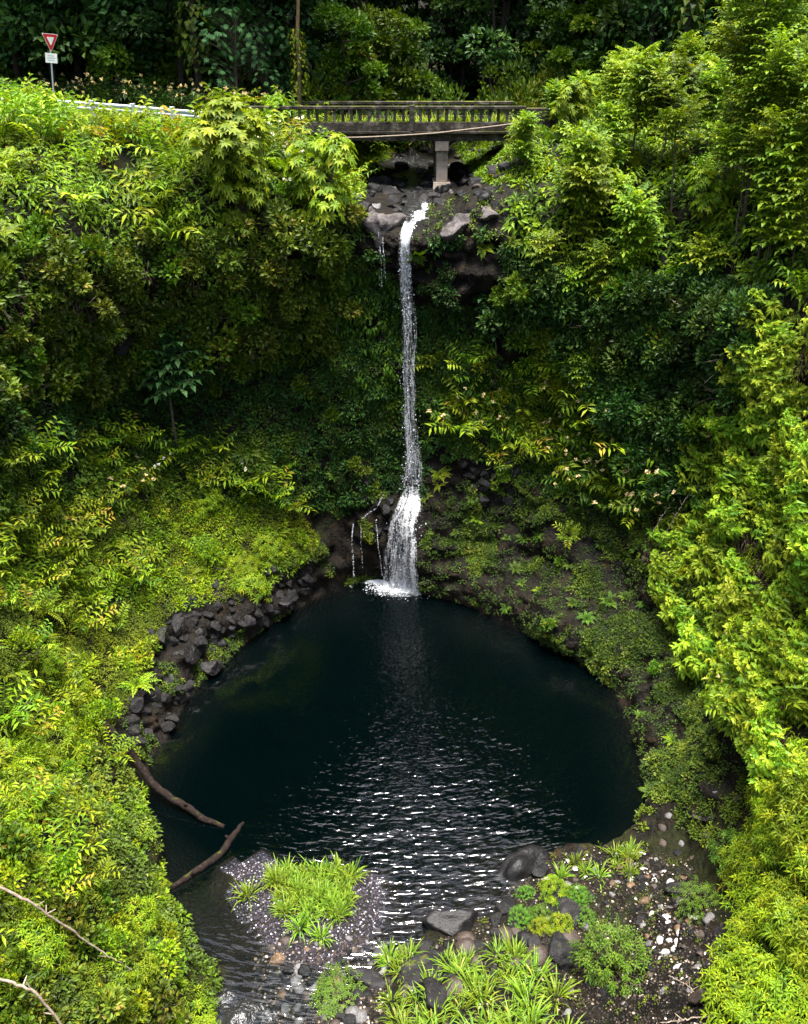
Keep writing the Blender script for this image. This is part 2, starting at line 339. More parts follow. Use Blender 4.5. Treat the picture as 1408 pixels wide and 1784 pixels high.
# dense azimuths where the photo looks, coarse behind
phis = np.concatenate([np.linspace(-180, -160, 60, endpoint=False), np.linspace(-160, 160, 860, endpoint=False), np.linspace(160, 180, 60, endpoint=False)])
NP = len(phis)
lev_n = [2, 5, 10, 16, 26, 24, 20, 18, 26, 22, 20, 20]
def smooth_interp(x, xp, fp):
    j = np.clip(np.searchsorted(xp, x)-1, 0, len(xp)-2); t = (x-xp[j])/(xp[j+1]-xp[j]); t = t*t*(3-2*t)*.6+t*.4
    return fp[j]*(1-t)+fp[j+1]*t
far_side = sstep(148, 136, np.abs(phis))
Rk = [np.interp(phis, rp, rr)]; Zk = [np.full(NP, -.3)]
Rk.append(Rk[0]+.16); Zk.append(-.12+.52*far_side)
for k in range(10):
    Rk.append(smooth_interp(phis, kphi_w, kr[:, k])); Zk.append(smooth_interp(phis, kphi_w, kz[:, k]))
Rk = np.array(Rk); Zk = np.array(Zk)
def catmull(A, k, t):
    p0 = A[max(k-1, 0)]; p1 = A[k]; p2 = A[k+1]; p3 = A[min(k+2, len(A)-1)]
    c = .5*((2*p1)+(-p0+p2)*t+(2*p0-5*p1+4*p2-p3)*t*t+(-p0+3*p1-3*p2+p3)*t**3)
    return c*.5+(p1*(1-t)+p2*t)*.5
rows = []                                        # pool bed first, rim outwards after it
for f, z in ((0.02, -4.2), (.2, -4.2), (.4, -4.0), (.55, -3.6), (.68, -2.9), (.76, -2.2), (.82, -1.6), (.87, -1.1), (.91, -.9), (.94, -.75), (.97, -.6)):
    sh = 1-.78*sstep(105, 150, np.abs(phis))     # shallow on the near side
    rows.append((Rk[0]*f, z*np.where(f > 0, sh, 1)-.05))
for k in range(11):
    n = lev_n[k+1]
    for i in range(n): rows.append((catmull(Rk, k, i/n), catmull(Zk, k, i/n)))
rows.append((Rk[-1], Zk[-1]))
TR = np.array([r for r, z in rows]); TZ = np.array([z for r, z in rows]); NR = len(rows); NB = 11
sp, cp = np.sin(np.radians(phis)), np.cos(np.radians(phis))
T = np.stack([CX+TR*sp, CY+TR*cp, TZ], -1)
du = np.roll(T, -1, 1)-np.roll(T, 1, 1); dv = np.gradient(T, axis=0)
TN = nrm(np.cross(dv, du)); TN = np.where((TN[..., 2:] < -.3), TN, TN)
P = T.reshape(-1, 3); Nn = TN.reshape(-1, 3)
if Nn[:, 2].mean() < 0: Nn = -Nn
rad = np.hypot(P[:, 0]-CX, P[:, 1]-CY); az = np.degrees(np.arctan2(P[:, 0]-CX, P[:, 1]-CY))
steep = 1-np.clip(Nn[:, 2], 0, 1)
amp = (.25+.75*steep)*sstep(-.3, .8, P[:, 2])
flat = np.maximum(sstep(-18, -24, az)*sstep(-95, -85, az)*sstep(18.8, 19.3, P[:, 2]), sstep(13, 10, np.abs(az-1))*sstep(15.5, 16.2, P[:, 2])*.6)
amp = amp*(1-.85*flat)*(1-.75*sstep(140, 155, np.abs(az)))*sstep(160, 60, rad)
disp = 1.35*amp*(.55*fbm(P, 3.0, 3)+.28*np.abs(fbm(P, 1.1, 9))-.1+.12*fbm(P, .45, 20, 2))
P = P+Nn*disp[:, None]*np.array([1, 1, .8])
# little basalt overhang near the falls rim + roughness of the near beach
P[:, 2] += .10*fbm(P, .7, 40)*sstep(135, 150, np.abs(az))*sstep(6, 8, rad)
P[:, 2] += 3*sstep(70, 150, rad)*fbm(P, 25, 50)
isl = [at_z(*q) for q in ((392, 1508), (450, 1494), (560, 1494), (640, 1500), (672, 1545), (664, 1600), (640, 1650), (560, 1690), (480, 1670), (440, 1620), (405, 1560))]
isl = np.array([(v.x, v.y) for v in isl])
def seg_dist(x, y, poly):
    d = np.full(x.shape, 1e9); n = len(poly)
    for i in range(n):
        a = poly[i]; b = poly[(i+1) % n]; ab = b-a; t = np.clip(((x-a[0])*ab[0]+(y-a[1])*ab[1])/(ab@ab), 0, 1)
        d = np.minimum(d, np.hypot(x-a[0]-t*ab[0], y-a[1]-t*ab[1]))
    return d
ins = in_poly(P[:, 0], P[:, 1], isl); sd = seg_dist(P[:, 0], P[:, 1], isl)*np.where(ins, 1, -1)
near = (np.abs(az) > 120) & (rad < 14)
P[:, 2] = np.where(near, np.maximum(P[:, 2], -.16+.20*sstep(-.25, .25, sd)+.14*sstep(.2, 1.0, sd)-np.where(sd < -.5, 9, 0)), P[:, 2])
F = []
ii, jj = np.meshgrid(np.arange(NR-1), np.arange(NP), indexing='ij'); j2 = (jj+1) % NP
TF = np.stack([ii*NP+jj, (ii+1)*NP+jj, (ii+1)*NP+j2, ii*NP+j2], -1).reshape(-1, 4)
tv = P[TF]; fn = np.cross(tv[:, 2]-tv[:, 0], tv[:, 3]-tv[:, 1])
if fn[:, 2].sum() < 0: TF = TF[:, ::-1]; fn = -fn
farea = .5*np.linalg.norm(fn, axis=1); fn = nrm(fn); fc = P[TF].mean(1)
vx_, vy_ = project(P); bare = np.zeros(len(P))
for pl_, v_ in (([(250, 1070), (400, 1000), (560, 940), (640, 880), (680, 1040), (590, 1035), (470, 1105), (330, 1225), (270, 1350), (205, 1300)], .9), ([(735, 840), (900, 830), (1130, 920), (1260, 1010), (1330, 1310), (1220, 1420), (1100, 1480), (1060, 1200), (870, 1100), (735, 1060)], .62),
                ([(560, 400), (900, 400), (880, 600), (830, 850), (690, 1050), (600, 900)], .7), ([(600, 330), (640, 270), (910, 262), (890, 330), (900, 400), (620, 410)], .9), (([(860, 1590), (890, 1530), (980, 1470), (1110, 1470), (1260, 1560), (1260, 2000), (380, 2000), (420, 1640), (680, 1640)]), .75), ([(-200, 700), (180, 650), (400, 630), (590, 590), (690, 600), (690, 850), (600, 900), (500, 850), (-200, 800)], .6)):
    bare = np.maximum(bare, v_*in_poly(vx_, vy_, pl_)*(P[:, 1] < 75))
bare = np.maximum(bare, .9*(P[:, 1] > 51)*(P[:, 2] > 18.2)*(np.abs(P[:, 0]) < 90))  # wood floor: missing canopy shade painted in as dark ground
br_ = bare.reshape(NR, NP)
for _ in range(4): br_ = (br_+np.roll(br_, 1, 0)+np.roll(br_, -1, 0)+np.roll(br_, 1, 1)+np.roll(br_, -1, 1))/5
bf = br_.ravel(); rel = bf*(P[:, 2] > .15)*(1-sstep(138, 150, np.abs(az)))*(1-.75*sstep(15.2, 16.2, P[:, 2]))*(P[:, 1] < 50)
S_ = P*np.array([.55, .55, 1.9]); led = 1-np.abs(vnoise(S_, 1.0, 91))*2; led2 = np.abs(fbm(P, .8, 95, 3))
Nh = nrm(Nn*np.array([1, 1, .35])); P = P+Nh*(rel*(.42*led*sstep(.1, 1.2, P[:, 2])-.12+.30*led2))[:, None]
def worley(Q, seed):                             # random height of the nearest cell: broken, blocky rock
    I = np.floor(Q).astype(np.int64); best = np.full(len(Q), 1e9); val = np.zeros(len(Q))
    for a in (-1, 0, 1):
        for c in (-1, 0, 1):
            for e in (-1, 0, 1):
                i, j, k = I[:, 0]+a, I[:, 1]+c, I[:, 2]+e; d = (i+_hash(i, j, k, seed)-Q[:, 0])**2+(j+_hash(i, j, k, seed+1)-Q[:, 1])**2+(k+_hash(i, j, k, seed+2)-Q[:, 2])**2
                m_ = d < best; best = np.where(m_, d, best); val = np.where(m_, _hash(i, j, k, seed+3), val)
    return val
mk_ = np.nonzero(rel > .05)[0]; Qw = P[mk_]; wv = np.zeros(len(P)); wv[mk_] = .26*worley(Qw*np.array([1.1, 1.1, 1.7]), 5)+.13*worley(Qw*np.array([2.6, 2.6, 3.6]), 9)-.19
P = P+Nh*(rel*wv)[:, None]
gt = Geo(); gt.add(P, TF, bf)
# ground material: soil, basalt on the steep, moss skin on the gentle faces; black mud under water
def ground_mat():
    m, nt, N, Lk = new_mat('ground'); ge = N('ShaderNodeNewGeometry'); sx = N('ShaderNodeSeparateXYZ'); Lk(ge.outputs['Normal'], sx.inputs[0])
    n1 = N('ShaderNodeTexNoise'); n1.inputs['Scale'].default_value = 1.6; n1.inputs['Detail'].default_value = 9; n1.inputs['Roughness'].default_value = .7; Lk(ge.outputs['Position'], n1.inputs[0])
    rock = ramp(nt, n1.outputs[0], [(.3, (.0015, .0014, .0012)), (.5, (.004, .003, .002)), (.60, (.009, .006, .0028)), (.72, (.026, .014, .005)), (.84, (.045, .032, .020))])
    n2 = N('ShaderNodeTexNoise'); n2.inputs['Scale'].default_value = .9; n2.inputs['Detail'].default_value = 8; n2.inputs['Roughness'].default_value = .75; Lk(ge.outputs['Position'], n2.inputs[0])
    moss = ramp(nt, n1.outputs[0], [(.35, (.002, .003, .0006)), (.6, (.009, .010, .0012)), (.75, (.030, .026, .003))])
    a = N('ShaderNodeMath'); a.operation = 'MULTIPLY_ADD'; Lk(sx.outputs[2], a.inputs[0]); a.inputs[1].default_value = .3; Lk(n2.outputs[0], a.inputs[2])
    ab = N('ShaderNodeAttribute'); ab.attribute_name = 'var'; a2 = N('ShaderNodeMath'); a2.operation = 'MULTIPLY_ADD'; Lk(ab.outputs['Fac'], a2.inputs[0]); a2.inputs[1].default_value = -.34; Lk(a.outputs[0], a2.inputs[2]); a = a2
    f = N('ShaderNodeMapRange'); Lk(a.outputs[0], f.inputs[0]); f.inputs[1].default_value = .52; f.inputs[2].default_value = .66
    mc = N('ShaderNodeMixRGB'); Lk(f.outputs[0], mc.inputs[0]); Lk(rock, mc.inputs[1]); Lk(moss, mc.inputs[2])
    sp_ = N('ShaderNodeSeparateXYZ'); Lk(ge.outputs['Position'], sp_.inputs[0])
    w = N('ShaderNodeMapRange'); Lk(sp_.outputs[2], w.inputs[0]); w.inputs[1].default_value = .05; w.inputs[2].default_value = -.1
    mud = N('ShaderNodeMixRGB'); mud.inputs[2].default_value = (.0045, .0022, .0008, 1); Lk(w.outputs[0], mud.inputs[0]); Lk(mc.outputs[0], mud.inputs[1])
    p = N('ShaderNodeBsdfPrincipled'); p.inputs['Roughness'].default_value = .7; p.inputs['Specular IOR Level'].default_value = .12; Lk(mud.outputs[0], p.inputs['Base Color'])
    nb = N('ShaderNodeTexNoise'); nb.inputs['Scale'].default_value = 7; nb.inputs['Detail'].default_value = 9; Lk(ge.outputs['Position'], nb.inputs[0])
    b = N('ShaderNodeBump'); b.inputs['Strength'].default_value = 1; b.inputs['Distance'].default_value = .12; Lk(nb.outputs[0], b.inputs['Height']); Lk(b.outputs[0], p.inputs['Normal'])
    out_of(nt, p.outputs[0]); return m
tv = P[TF]; fn = np.cross(tv[:, 2]-tv[:, 0], tv[:, 3]-tv[:, 1]); farea = .5*np.linalg.norm(fn, axis=1); fn = nrm(fn); fc = P[TF].mean(1)
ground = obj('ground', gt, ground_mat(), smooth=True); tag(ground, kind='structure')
BVH = BVHTree.FromPolygons([tuple(v) for v in P], [tuple(f) for f in TF.tolist()])
def hit(px, py):
    h = BVH.ray_cast(CAM, ray(px, py).normalized())
    if h[0] is None: return at_z(px, py, 0), Vector((0, 0, 1))
    n = h[1]
    if n.dot(ray(px, py)) > 0: n = -n
    return h[0], n
def drop(x, y, z0=80):
    h = BVH.ray_cast(Vector((x, y, z0)), Vector((0, 0, -1)))
    return (h[0], h[1]) if h[0] is not None else (Vector((x, y, 0)), Vector((0, 0, 1)))
fpx, fpy = project(fc)
view = CAM - Vector((0, 0, 0)); tocam = nrm(np.array(CAM)[None]-fc); facing = (tocam*fn).sum(1)

# ------------------------------------------------------------------ water of the pool and the outflow
def pool_water_mat():
    m, nt, N, Lk = new_mat('pool_water'); ge = N('ShaderNodeNewGeometry')
    def mth(op, a, b=None, c=None):
        n = N('ShaderNodeMath'); n.operation = op
        for i, v in enumerate((a, b, c)):
            if v is None: continue
            if isinstance(v, (int, float)): n.inputs[i].default_value = v
            else: Lk(v, n.inputs[i])
        return n.outputs[0]
    s = N('ShaderNodeVectorMath'); s.operation = 'SUBTRACT'; Lk(ge.outputs['Position'], s.inputs[0]); s.inputs[1].default_value = (-.6, 36.2, 0)
    sx = N('ShaderNodeSeparateXYZ'); Lk(s.outputs[0], sx.inputs[0])
    ln = N('ShaderNodeVectorMath'); ln.operation = 'LENGTH'; Lk(s.outputs[0], ln.inputs[0])
    an = mth('ARCTAN2', sx.outputs[0], mth('MULTIPLY', sx.outputs[1], -1.0))
    def ringnoise(fr, fa, seed, det):
        cb = N('ShaderNodeCombineXYZ'); Lk(mth('MULTIPLY', ln.outputs['Value'], fr), cb.inputs[0]); Lk(mth('MULTIPLY', an, fa), cb.inputs[1]); cb.inputs[2].default_value = seed
        n = N('ShaderNodeTexNoise'); n.inputs['Scale'].default_value = 1; n.inputs['Detail'].default_value = det; n.inputs['Roughness'].default_value = .45; Lk(cb.outputs[0], n.inputs[0]); return n.outputs[0]
    r1 = ringnoise(4.3, 24, 1.3, 1.5); r2 = ringnoise(1.3, 9, 7.7, 1); r3 = ringnoise(9.5, 60, 4.1, 1)
    h = mth('ADD', mth('MULTIPLY', r1, 1.0), mth('ADD', mth('MULTIPLY', r2, .8), mth('MULTIPLY', r3, .5)))
    px_ = N('ShaderNodeSeparateXYZ'); Lk(ge.outputs['Position'], px_.inputs[0]); cal = N('ShaderNodeMapRange'); cal.interpolation_type = 'SMOOTHSTEP'; Lk(px_.outputs[0], cal.inputs[0]); cal.inputs[1].default_value = -6.5; cal.inputs[2].default_value = -1.0; cal.inputs[3].default_value = .07; cal.inputs[4].default_value = 1.0
    cr = N('ShaderNodeMapRange'); cr.interpolation_type = 'SMOOTHSTEP'; Lk(px_.outputs[0], cr.inputs[0]); cr.inputs[1].default_value = 3.0; cr.inputs[2].default_value = 8.0; cr.inputs[3].default_value = 1.0; cr.inputs[4].default_value = .3
    cf = N('ShaderNodeMapRange'); cf.interpolation_type = 'SMOOTHSTEP'; Lk(px_.outputs[1], cf.inputs[0]); cf.inputs[1].default_value = 18.0; cf.inputs[2].default_value = 31.0; cf.inputs[3].default_value = 1.0; cf.inputs[4].default_value = .45
    h = mth('MULTIPLY', mth('MULTIPLY', h, cal.outputs[0]), mth('MULTIPLY', cr.outputs[0], cf.outputs[0]))
    b = N('ShaderNodeBump'); b.inputs['Strength'].default_value = 1; b.inputs['Distance'].default_value = .078; Lk(h, b.inputs['Height'])
    fr = N('ShaderNodeFresnel'); fr.inputs['IOR'].default_value = 1.5; Lk(b.outputs[0], fr.inputs['Normal'])
    gl = N('ShaderNodeBsdfGlossy'); gl.inputs['Roughness'].default_value = .06; gl.inputs['Color'].default_value = (1, 1, 1, 1); Lk(b.outputs[0], gl.inputs['Normal'])
    tr = N('ShaderNodeBsdfTransparent'); tr.inputs[0].default_value = (.95, .95, .95, 1)
    df = N('ShaderNodeBsdfDiffuse'); df.inputs[0].default_value = (.004, .035, .040, 1)
    m0 = N('ShaderNodeMixShader'); m0.inputs[0].default_value = .022; Lk(tr.outputs[0], m0.inputs[1]); Lk(df.outputs[0], m0.inputs[2])
    mx = N('ShaderNodeMixShader'); Lk(fr.outputs[0], mx.inputs[0]); Lk(m0.outputs[0], mx.inputs[1]); Lk(gl.outputs[0], mx.inputs[2])
    o = out_of(nt, mx.outputs[0])
    va = N('ShaderNodeVolumeAbsorption'); va.inputs['Color'].default_value = (.30, .44, .46, 1); va.inputs['Density'].default_value = 1.8; Lk(va.outputs[0], o.inputs['Volume'])
    return m
wphi = np.linspace(-180, 180, 240, endpoint=False)
wr = np.interp(wphi, rp, rr)+.9
wr = np.where((wphi > -169) & (wphi < -153.5), 40, wr)
wr = np.where((wphi < -169) | (wphi > 120), wr+.3, wr)
wx, wy = CX+wr*np.sin(np.radians(wphi)), CY+wr*np.cos(np.radians(wphi))
gw = Geo(); n = len(wphi)
Vt = np.vstack([np.stack([wx, wy, np.zeros(n)], 1), [[CX, CY, 0]], np.stack([wx, wy, np.full(n, -6)], 1), [[CX, CY, -6]]])
Fw = []
for i in range(n):
    j = (i+1) % n
    Fw += [[i, n, j], [n+1+i, n+1+j, 2*n+1]]
Fs = [[i, (i+1) % n, n+1+(i+1) % n, n+1+i] for i in range(n)]
gw.add(Vt, Fw); gw.F.append(np.array(Fs))
tag(obj('pool_water', gw, pool_water_mat()), kind='structure')

# ------------------------------------------------------------------ shapes
_ico = None
def ico(sub):
    import bmesh
    bm = bmesh.new(); bmesh.ops.create_icosphere(bm, subdivisions=sub, radius=1)
    V = np.array([v.co[:] for v in bm.verts]); F = np.array([[v.index for v in f.verts] for f in bm.faces]); bm.free(); return V, F
I1, I2, I3, I4 = ico(1), ico(2), ico(3), ico(4)
def rock_geo(seed, sub=4, rough=.22, facets=13, squash=.75):
    """boulder: a sphere cut by random planes, then roughened"""
    r = np.random.default_rng(seed); V, F = {2: I2, 3: I3, 4: I4}[sub]; V = V.copy()
    for k in range(facets):
        n = nrm(r.normal(size=3)); h = r.uniform(.42, .8); d = V@n-h
        V = V-np.where(d > 0, d*.97, 0)[:, None]*n
    V = V*np.array([1, r.uniform(.7, 1), squash*r.uniform(.8, 1.1)])
    V = V+nrm(V)*(rough*.5*fbm(V, .8, seed)+rough*.22*fbm(V, .25, seed+7, 2))[:, None]
    return Geo().add(V, F)
def pebble_geo(seed, squash=.6):
    r = np.random.default_rng(seed); V, F = I3; V = V.copy()
    for k in range(6):
        n = nrm(r.normal(size=3)); h = r.uniform(.62, .9); d = V@n-h; V = V-np.where(d > 0, d*.85, 0)[:, None]*n
    V = V*np.array([1, r.uniform(.65, .95), squash*r.uniform(.8, 1.1)])
    V = V+nrm(V)*(.12*fbm(V, 1.0, seed, 2))[:, None]; return Geo().add(V, F)

# --- plants ---------------------------------------------------------------
def rdir(r, n, zmin=-1, zmax=1):
    z = r.uniform(zmin, zmax, n); a = r.uniform(0, 2*PI, n); q = np.sqrt(np.maximum(0, 1-z*z)); return np.stack([q*np.cos(a), q*np.sin(a), z], 1)
def arc_path(p0, az_, lean0, lean1, L, n=9):
    """curved stem from p0: leans from lean0 to lean1 (rad from vertical) toward azimuth az_"""
    pts = [np.array(p0, float)]; st = L/(n-1)
    for i in range(n-1):
        l = lean0+(lean1-lean0)*i/(n-2); pts.append(pts[-1]+st*np.array([math.sin(l)*math.cos(az_), math.sin(l)*math.sin(az_), math.cos(l)]))
    return np.array(pts)
def sample(path, t):
    x = t*(len(path)-1); i = np.clip(x.astype(int), 0, len(path)-2); f = (x-i)[:, None]; return path[i]*(1-f)+path[i+1]*f, nrm(path[i+1]-path[i])
def ginger(seed, nst=11, h=1.2, leafL=.50, flowers=0, spread=.3, fl='petal'):
    r = np.random.default_rng(seed); fo, st, fw = Geo(), Geo(), Geo()
    for k in range(nst):
        a = k*2*PI/nst*1.0+r.uniform(-.5, .5); L = h*r.uniform(.7, 1.15); p0 = np.array([math.cos(a), math.sin(a), 0])*spread*r.uniform(.1, 1)-[0, 0, .1]
        path = arc_path(p0, a, r.uniform(.05, .3), r.uniform(.6, 1.5), L); add_tube(st, path, np.linspace(.014, .006, len(path)), 4, cap=False)
        n = 13; t = np.linspace(.25, 1, n); p, tn = sample(path, t); side = nrm(np.cross(tn, [0, 0, 1.0])+1e-6)
        sg = np.where(np.arange(n) % 2, 1, -1)[:, None]; upn = np.cross(side, tn)
        d = nrm(side*sg*.85+tn*.55+upn*.18+r.normal(size=(n, 3))*.12)
        add_leaves(fo, p, d, upn+r.normal(size=(n, 3))*.15, leafL*(1-.45*np.abs(t-.55)**1.2)*r.uniform(.85, 1.15, n), leafL*.20, r.uniform(.25, .7, n), .18, np.clip(r.normal(.45, .2)+r.normal(0, .12, n), 0, 1))
        if flowers and r.random() < flowers:
            c = path[-1]+np.array([0, 0, .10]); m = 16
            add_leaves(fw, np.repeat(c[None], m, 0)+rdir(r, m)*.05, rdir(r, m, -.2, 1), rdir(r, m), .085, .05, .1, .1)
    parts = [('foliage', fo.mesh('foliage', None)), ('stem', st.mesh('stem', M['stem']))]
    if flowers and fw.V: parts.append(('flower', fw.mesh('flower', M[fl])))
    return parts, fo
def frond(g, path, n, Lp, Wp, droop, r, var, taper=1.0):
    t = np.linspace(.12, 1, n); p, tn = sample(path, t); side = nrm(np.cross(tn, [0, 0, 1.0])+1e-6); upn = np.cross(side, tn)
    prof = np.sin(PI*np.clip(.15+.85*t, 0, 1))**.7*.85+.15
    for s in (1, -1):
        d = side*s+tn*.45+upn*.1+r.normal(size=(n, 3))*.08
        add_leaves(g, p, d, upn, Lp*prof*r.uniform(.85, 1.1, n), Wp, droop, .1, np.clip(var+r.normal(0, .08, n), 0, 1))
    add_leaves(g, p[-1:], tn[-1:], upn[-1:], Lp*.7, Wp, droop, .1, var)
def fern(seed, nf=12, L=1.1, Lp=.22, Wp=.06, lean=(.35, 1.75), npin=15):
    r = np.random.default_rng(seed); fo, st = Geo(), Geo()
    for k in range(nf):
        a = k*2.4+r.uniform(-.3, .3); l0 = lean[0]*r.uniform(.5, 1.6); path = arc_path([0, 0, -.05], a, l0, lean[1]*r.uniform(.75, 1.1), L*r.uniform(.7, 1.1))
        add_tube(st, path, .006, 3, cap=False); frond(fo, path, npin, Lp, Wp, .35, r, r.uniform(.2, .8))
    return [('foliage', fo.mesh('foliage', None)), ('stem', st.mesh('stem', M['stem']))], fo
def pinnate_tree(seed, h=3.5, nl=34, LL=.95, leafL=.36, leafW=.14, npair=6, crown=.72, nbr=6, bark='bark', droop=.45, thick=.011):
    r = np.random.default_rng(seed); fo, tr = Geo(), Geo()
    a0 = r.uniform(0, 6.28); trunk = arc_path([0, 0, -.3], a0, .02, .12, h+.3, 10); trunk[1:-1] += r.normal(size=(8, 3))*[.03, .03, 0]
    add_tube(tr, trunk, np.linspace(thick*h+.01, .012, 10), 6)
    tips = [(trunk, 1.0)]
    for b in range(nbr):
        q, _ = sample(trunk, np.array([r.uniform(1-crown, .9)])); br = arc_path(q[0], r.uniform(0, 6.28), .9, .35, h*r.uniform(.18, .34), 6); add_tube(tr, br, np.linspace(.02, .008, 6), 5, cap=False); tips.append((br, .7))
    for path, w in tips:
        n = max(6, int(nl*(1 if w == 1 else .42)))
        t = np.linspace(1-crown*.9 if w == 1 else .35, 1, n); p, tn = sample(path, t)
        for k in range(n):
            a = k*2.4+r.uniform(-.3, .3); rise = .55+.75*(1-t[k])*1.4
            pa = arc_path(p[k], a, min(1.25, rise*.9), min(2.0, rise+.65), LL*r.uniform(.75, 1.1)*(.65+.35*min(1, (1-t[k])*6+.3)), 7)
            add_tube(tr, pa, .006, 3, cap=False); frond(fo, pa, npair, leafL, leafW, droop, r, r.uniform(.2, .75))
    return [('crown', fo.mesh('crown', None)), ('trunk', tr.mesh('trunk', M[bark]))], fo
def whorl_tree(seed, h=3.5, n=300, rx=1.15, rz=1.6, leafL=.30, leafW=.11, nb=8, droop=.4, zc=.62, bark='bark', lump=.35):
    r = np.random.default_rng(seed); fo, tr = Geo(), Geo()
    trunk = arc_path([0, 0, -.3], r.uniform(0, 6), .03, .12, h*.95, 9); add_tube(tr, trunk, np.linspace(.02*h+.01, .015, 9), 6)
    c = np.array([0, 0, h*zc]); nl_ = 9; lob = rdir(r, nl_, -.8, 1)*r.uniform(.45, .8, (nl_, 1))*np.array([rx, rx, rz]); D = rdir(r, n, -.6, 1); lr = r.uniform(.42, .68, nl_)*rx; li = r.integers(0, nl_, n)
    tip = c+lob[li]+D*lr[li][:, None]*(r.uniform(.5, 1, n)**.5)[:, None]
    for k in range(n):
        t0 = np.clip((tip[k, 2]-.35*rx)/(h*.95), .15, .95); q, _ = sample(trunk, np.array([t0])); mid = (q[0]+tip[k])/2+[0, 0, .05*rx]
        if k % 2 == 0: add_tube(tr, [q[0], mid, tip[k]], [.012, .009, .005], 3, cap=False)
        m = nb; a = np.arange(m)*2*PI/m+r.uniform(0, 6); out = nrm(D[k]*np.array([1, 1, .6])+[0, 0, .7])
        e1 = nrm(np.cross(out, [.3, .1, .9])); e2 = np.cross(out, e1)
        d = np.cos(a)[:, None]*e1+np.sin(a)[:, None]*e2+out*r.uniform(.1, .5)
        add_leaves(fo, np.repeat(tip[k][None], m, 0), d, np.repeat(out[None], m, 0), leafL*r.uniform(.75, 1.15, m), leafW, droop*r.uniform(.7, 1.2, m), .15, np.clip(r.uniform(.2, .8)+r.normal(0, .1, m), 0, 1))
    return [('crown', fo.mesh('crown', None)), ('trunk', tr.mesh('trunk', M[bark]))], fo
def shrub(seed, nblob=9, nper=60, Rr=.8, leafL=.20, leafW=.105, bark='bark', flat=.8, twigs=10, up=.4):
    r = np.random.default_rng(seed); fo, tr = Geo(), Geo()
    for b in range(nblob):
        D = rdir(r, 1, -.1, 1)[0]; c = D*Rr*r.uniform(.35, 1)*np.array([1, 1, flat])+[0, 0, Rr*.35]; br = Rr*r.uniform(.22, .42); v = r.uniform(.2, .8)
        E = rdir(r, nper, -.6, 1); p = c+E*br*(r.uniform(.4, 1, nper)**.5)[:, None]
        add_tiny(fo, p, E+rdir(r, nper)*.8+[0, 0, .2], np.array([[0, 0, 1.]])*up+E*.5+rdir(r, nper)*.5, leafL*r.uniform(.7, 1.3, nper), leafW, .2, np.clip(v+r.normal(0, .15, nper), 0, 1))
        add_tube(tr, [[0, 0, -.1], c*.5+r.normal(size=3)*.05, c], [.03*Rr, .018*Rr, .008*Rr], 4, cap=False)
    for k in range(twigs):
        D = rdir(r, 1, .0, .9)[0]; p0 = D*Rr*.3; add_tube(tr, [p0, D*Rr*.8+r.normal(size=3)*.08, D*Rr*r.uniform(1.0, 1.25)+r.normal(size=3)*.12], [.010*Rr, .008*Rr, .004*Rr], 3, cap=False)
    return [('foliage', fo.mesh('foliage', None)), ('branches', tr.mesh('branches', M[bark]))], fo
def uluhe(seed, n=85, Rr=.75, leafL=.27, leafW=.075, nb=6):
    """mound of drooping forked fern fronds that hangs downhill (+x is out of the bank)"""
    r = np.random.default_rng(seed); fo, st = Geo(), Geo()
    D = rdir(r, n, -.5, 1); D[:, 0] = np.abs(D[:, 0])*.9+.05; D = nrm(D)
    tip = D*Rr*r.uniform(.5, 1, (n, 1))*np.array([.9, 1.1, 1.15])
    for k in range(n):
        out = nrm(D[k]+[.3, 0, .15]); e = nrm(np.cross(out, [0, 0, 1.0])+1e-6); m = nb; a = np.linspace(-1.7, 1.7, m)+r.normal(0, .3, m); out = nrm(out+r.normal(0, .35, 3))
        d = np.cos(a)[:, None]*out+np.sin(a)[:, None]*e+[0, 0, .15]
        v = np.clip(r.uniform(.15, .85)+r.normal(0, .1, m), 0, 1)
        add_leaves(fo, np.repeat(tip[k][None], m, 0), d, np.repeat([[0, 0, 1.]], m, 0)+out*.4, leafL*r.uniform(.7, 1.15, m), leafW, r.uniform(.35, .95, m), .2, v)
        if k % 3 == 0: add_tube(st, [tip[k]*.3, tip[k]*.7+[0, 0, .1], tip[k]], .006, 3, cap=False)
    return [('foliage', fo.mesh('foliage', None)), ('stem', st.mesh('stem', M['stem']))], fo
def tuft_bush(seed, n=150, Rr=1.0, leafL=.25, leafW=.045, nb=9, flat=.85, zmin=-.1, droop=.55):
    r = np.random.default_rng(seed); fo, st = Geo(), Geo()
    D = rdir(r, n, zmin, 1); rad_ = r.uniform(.45, 1, n)**.5*(1+.35*vnoise(D, .5, seed)); tip = D*rad_[:, None]*Rr*np.array([1, 1, flat])+[0, 0, .15*Rr]
    for k in range(n):
        out = nrm(D[k]+[0, 0, .9]); e1 = nrm(np.cross(out, [.3, .1, .9])); e2 = np.cross(out, e1); m = nb; a = np.arange(m)*2.4
        d = np.cos(a)[:, None]*e1+np.sin(a)[:, None]*e2+out*np.linspace(.0, .9, m)[:, None]
        add_leaves(fo, tip[k]-out*np.linspace(.10, 0, m)[:, None], d, np.repeat(out[None], m, 0), leafL*r.uniform(.7, 1.15, m), leafW, droop*r.uniform(.6, 1.3, m), .2, np.clip(r.uniform(.25, .8)+r.normal(0, .1, m), 0, 1))
        if k % 3 == 0: add_tube(st, [[0, 0, 0], tip[k]*.6, tip[k]], [.012, .008, .004], 3, cap=False)
    return [('foliage', fo.mesh('foliage', None)), ('stem', st.mesh('stem', M['stem']))], fo
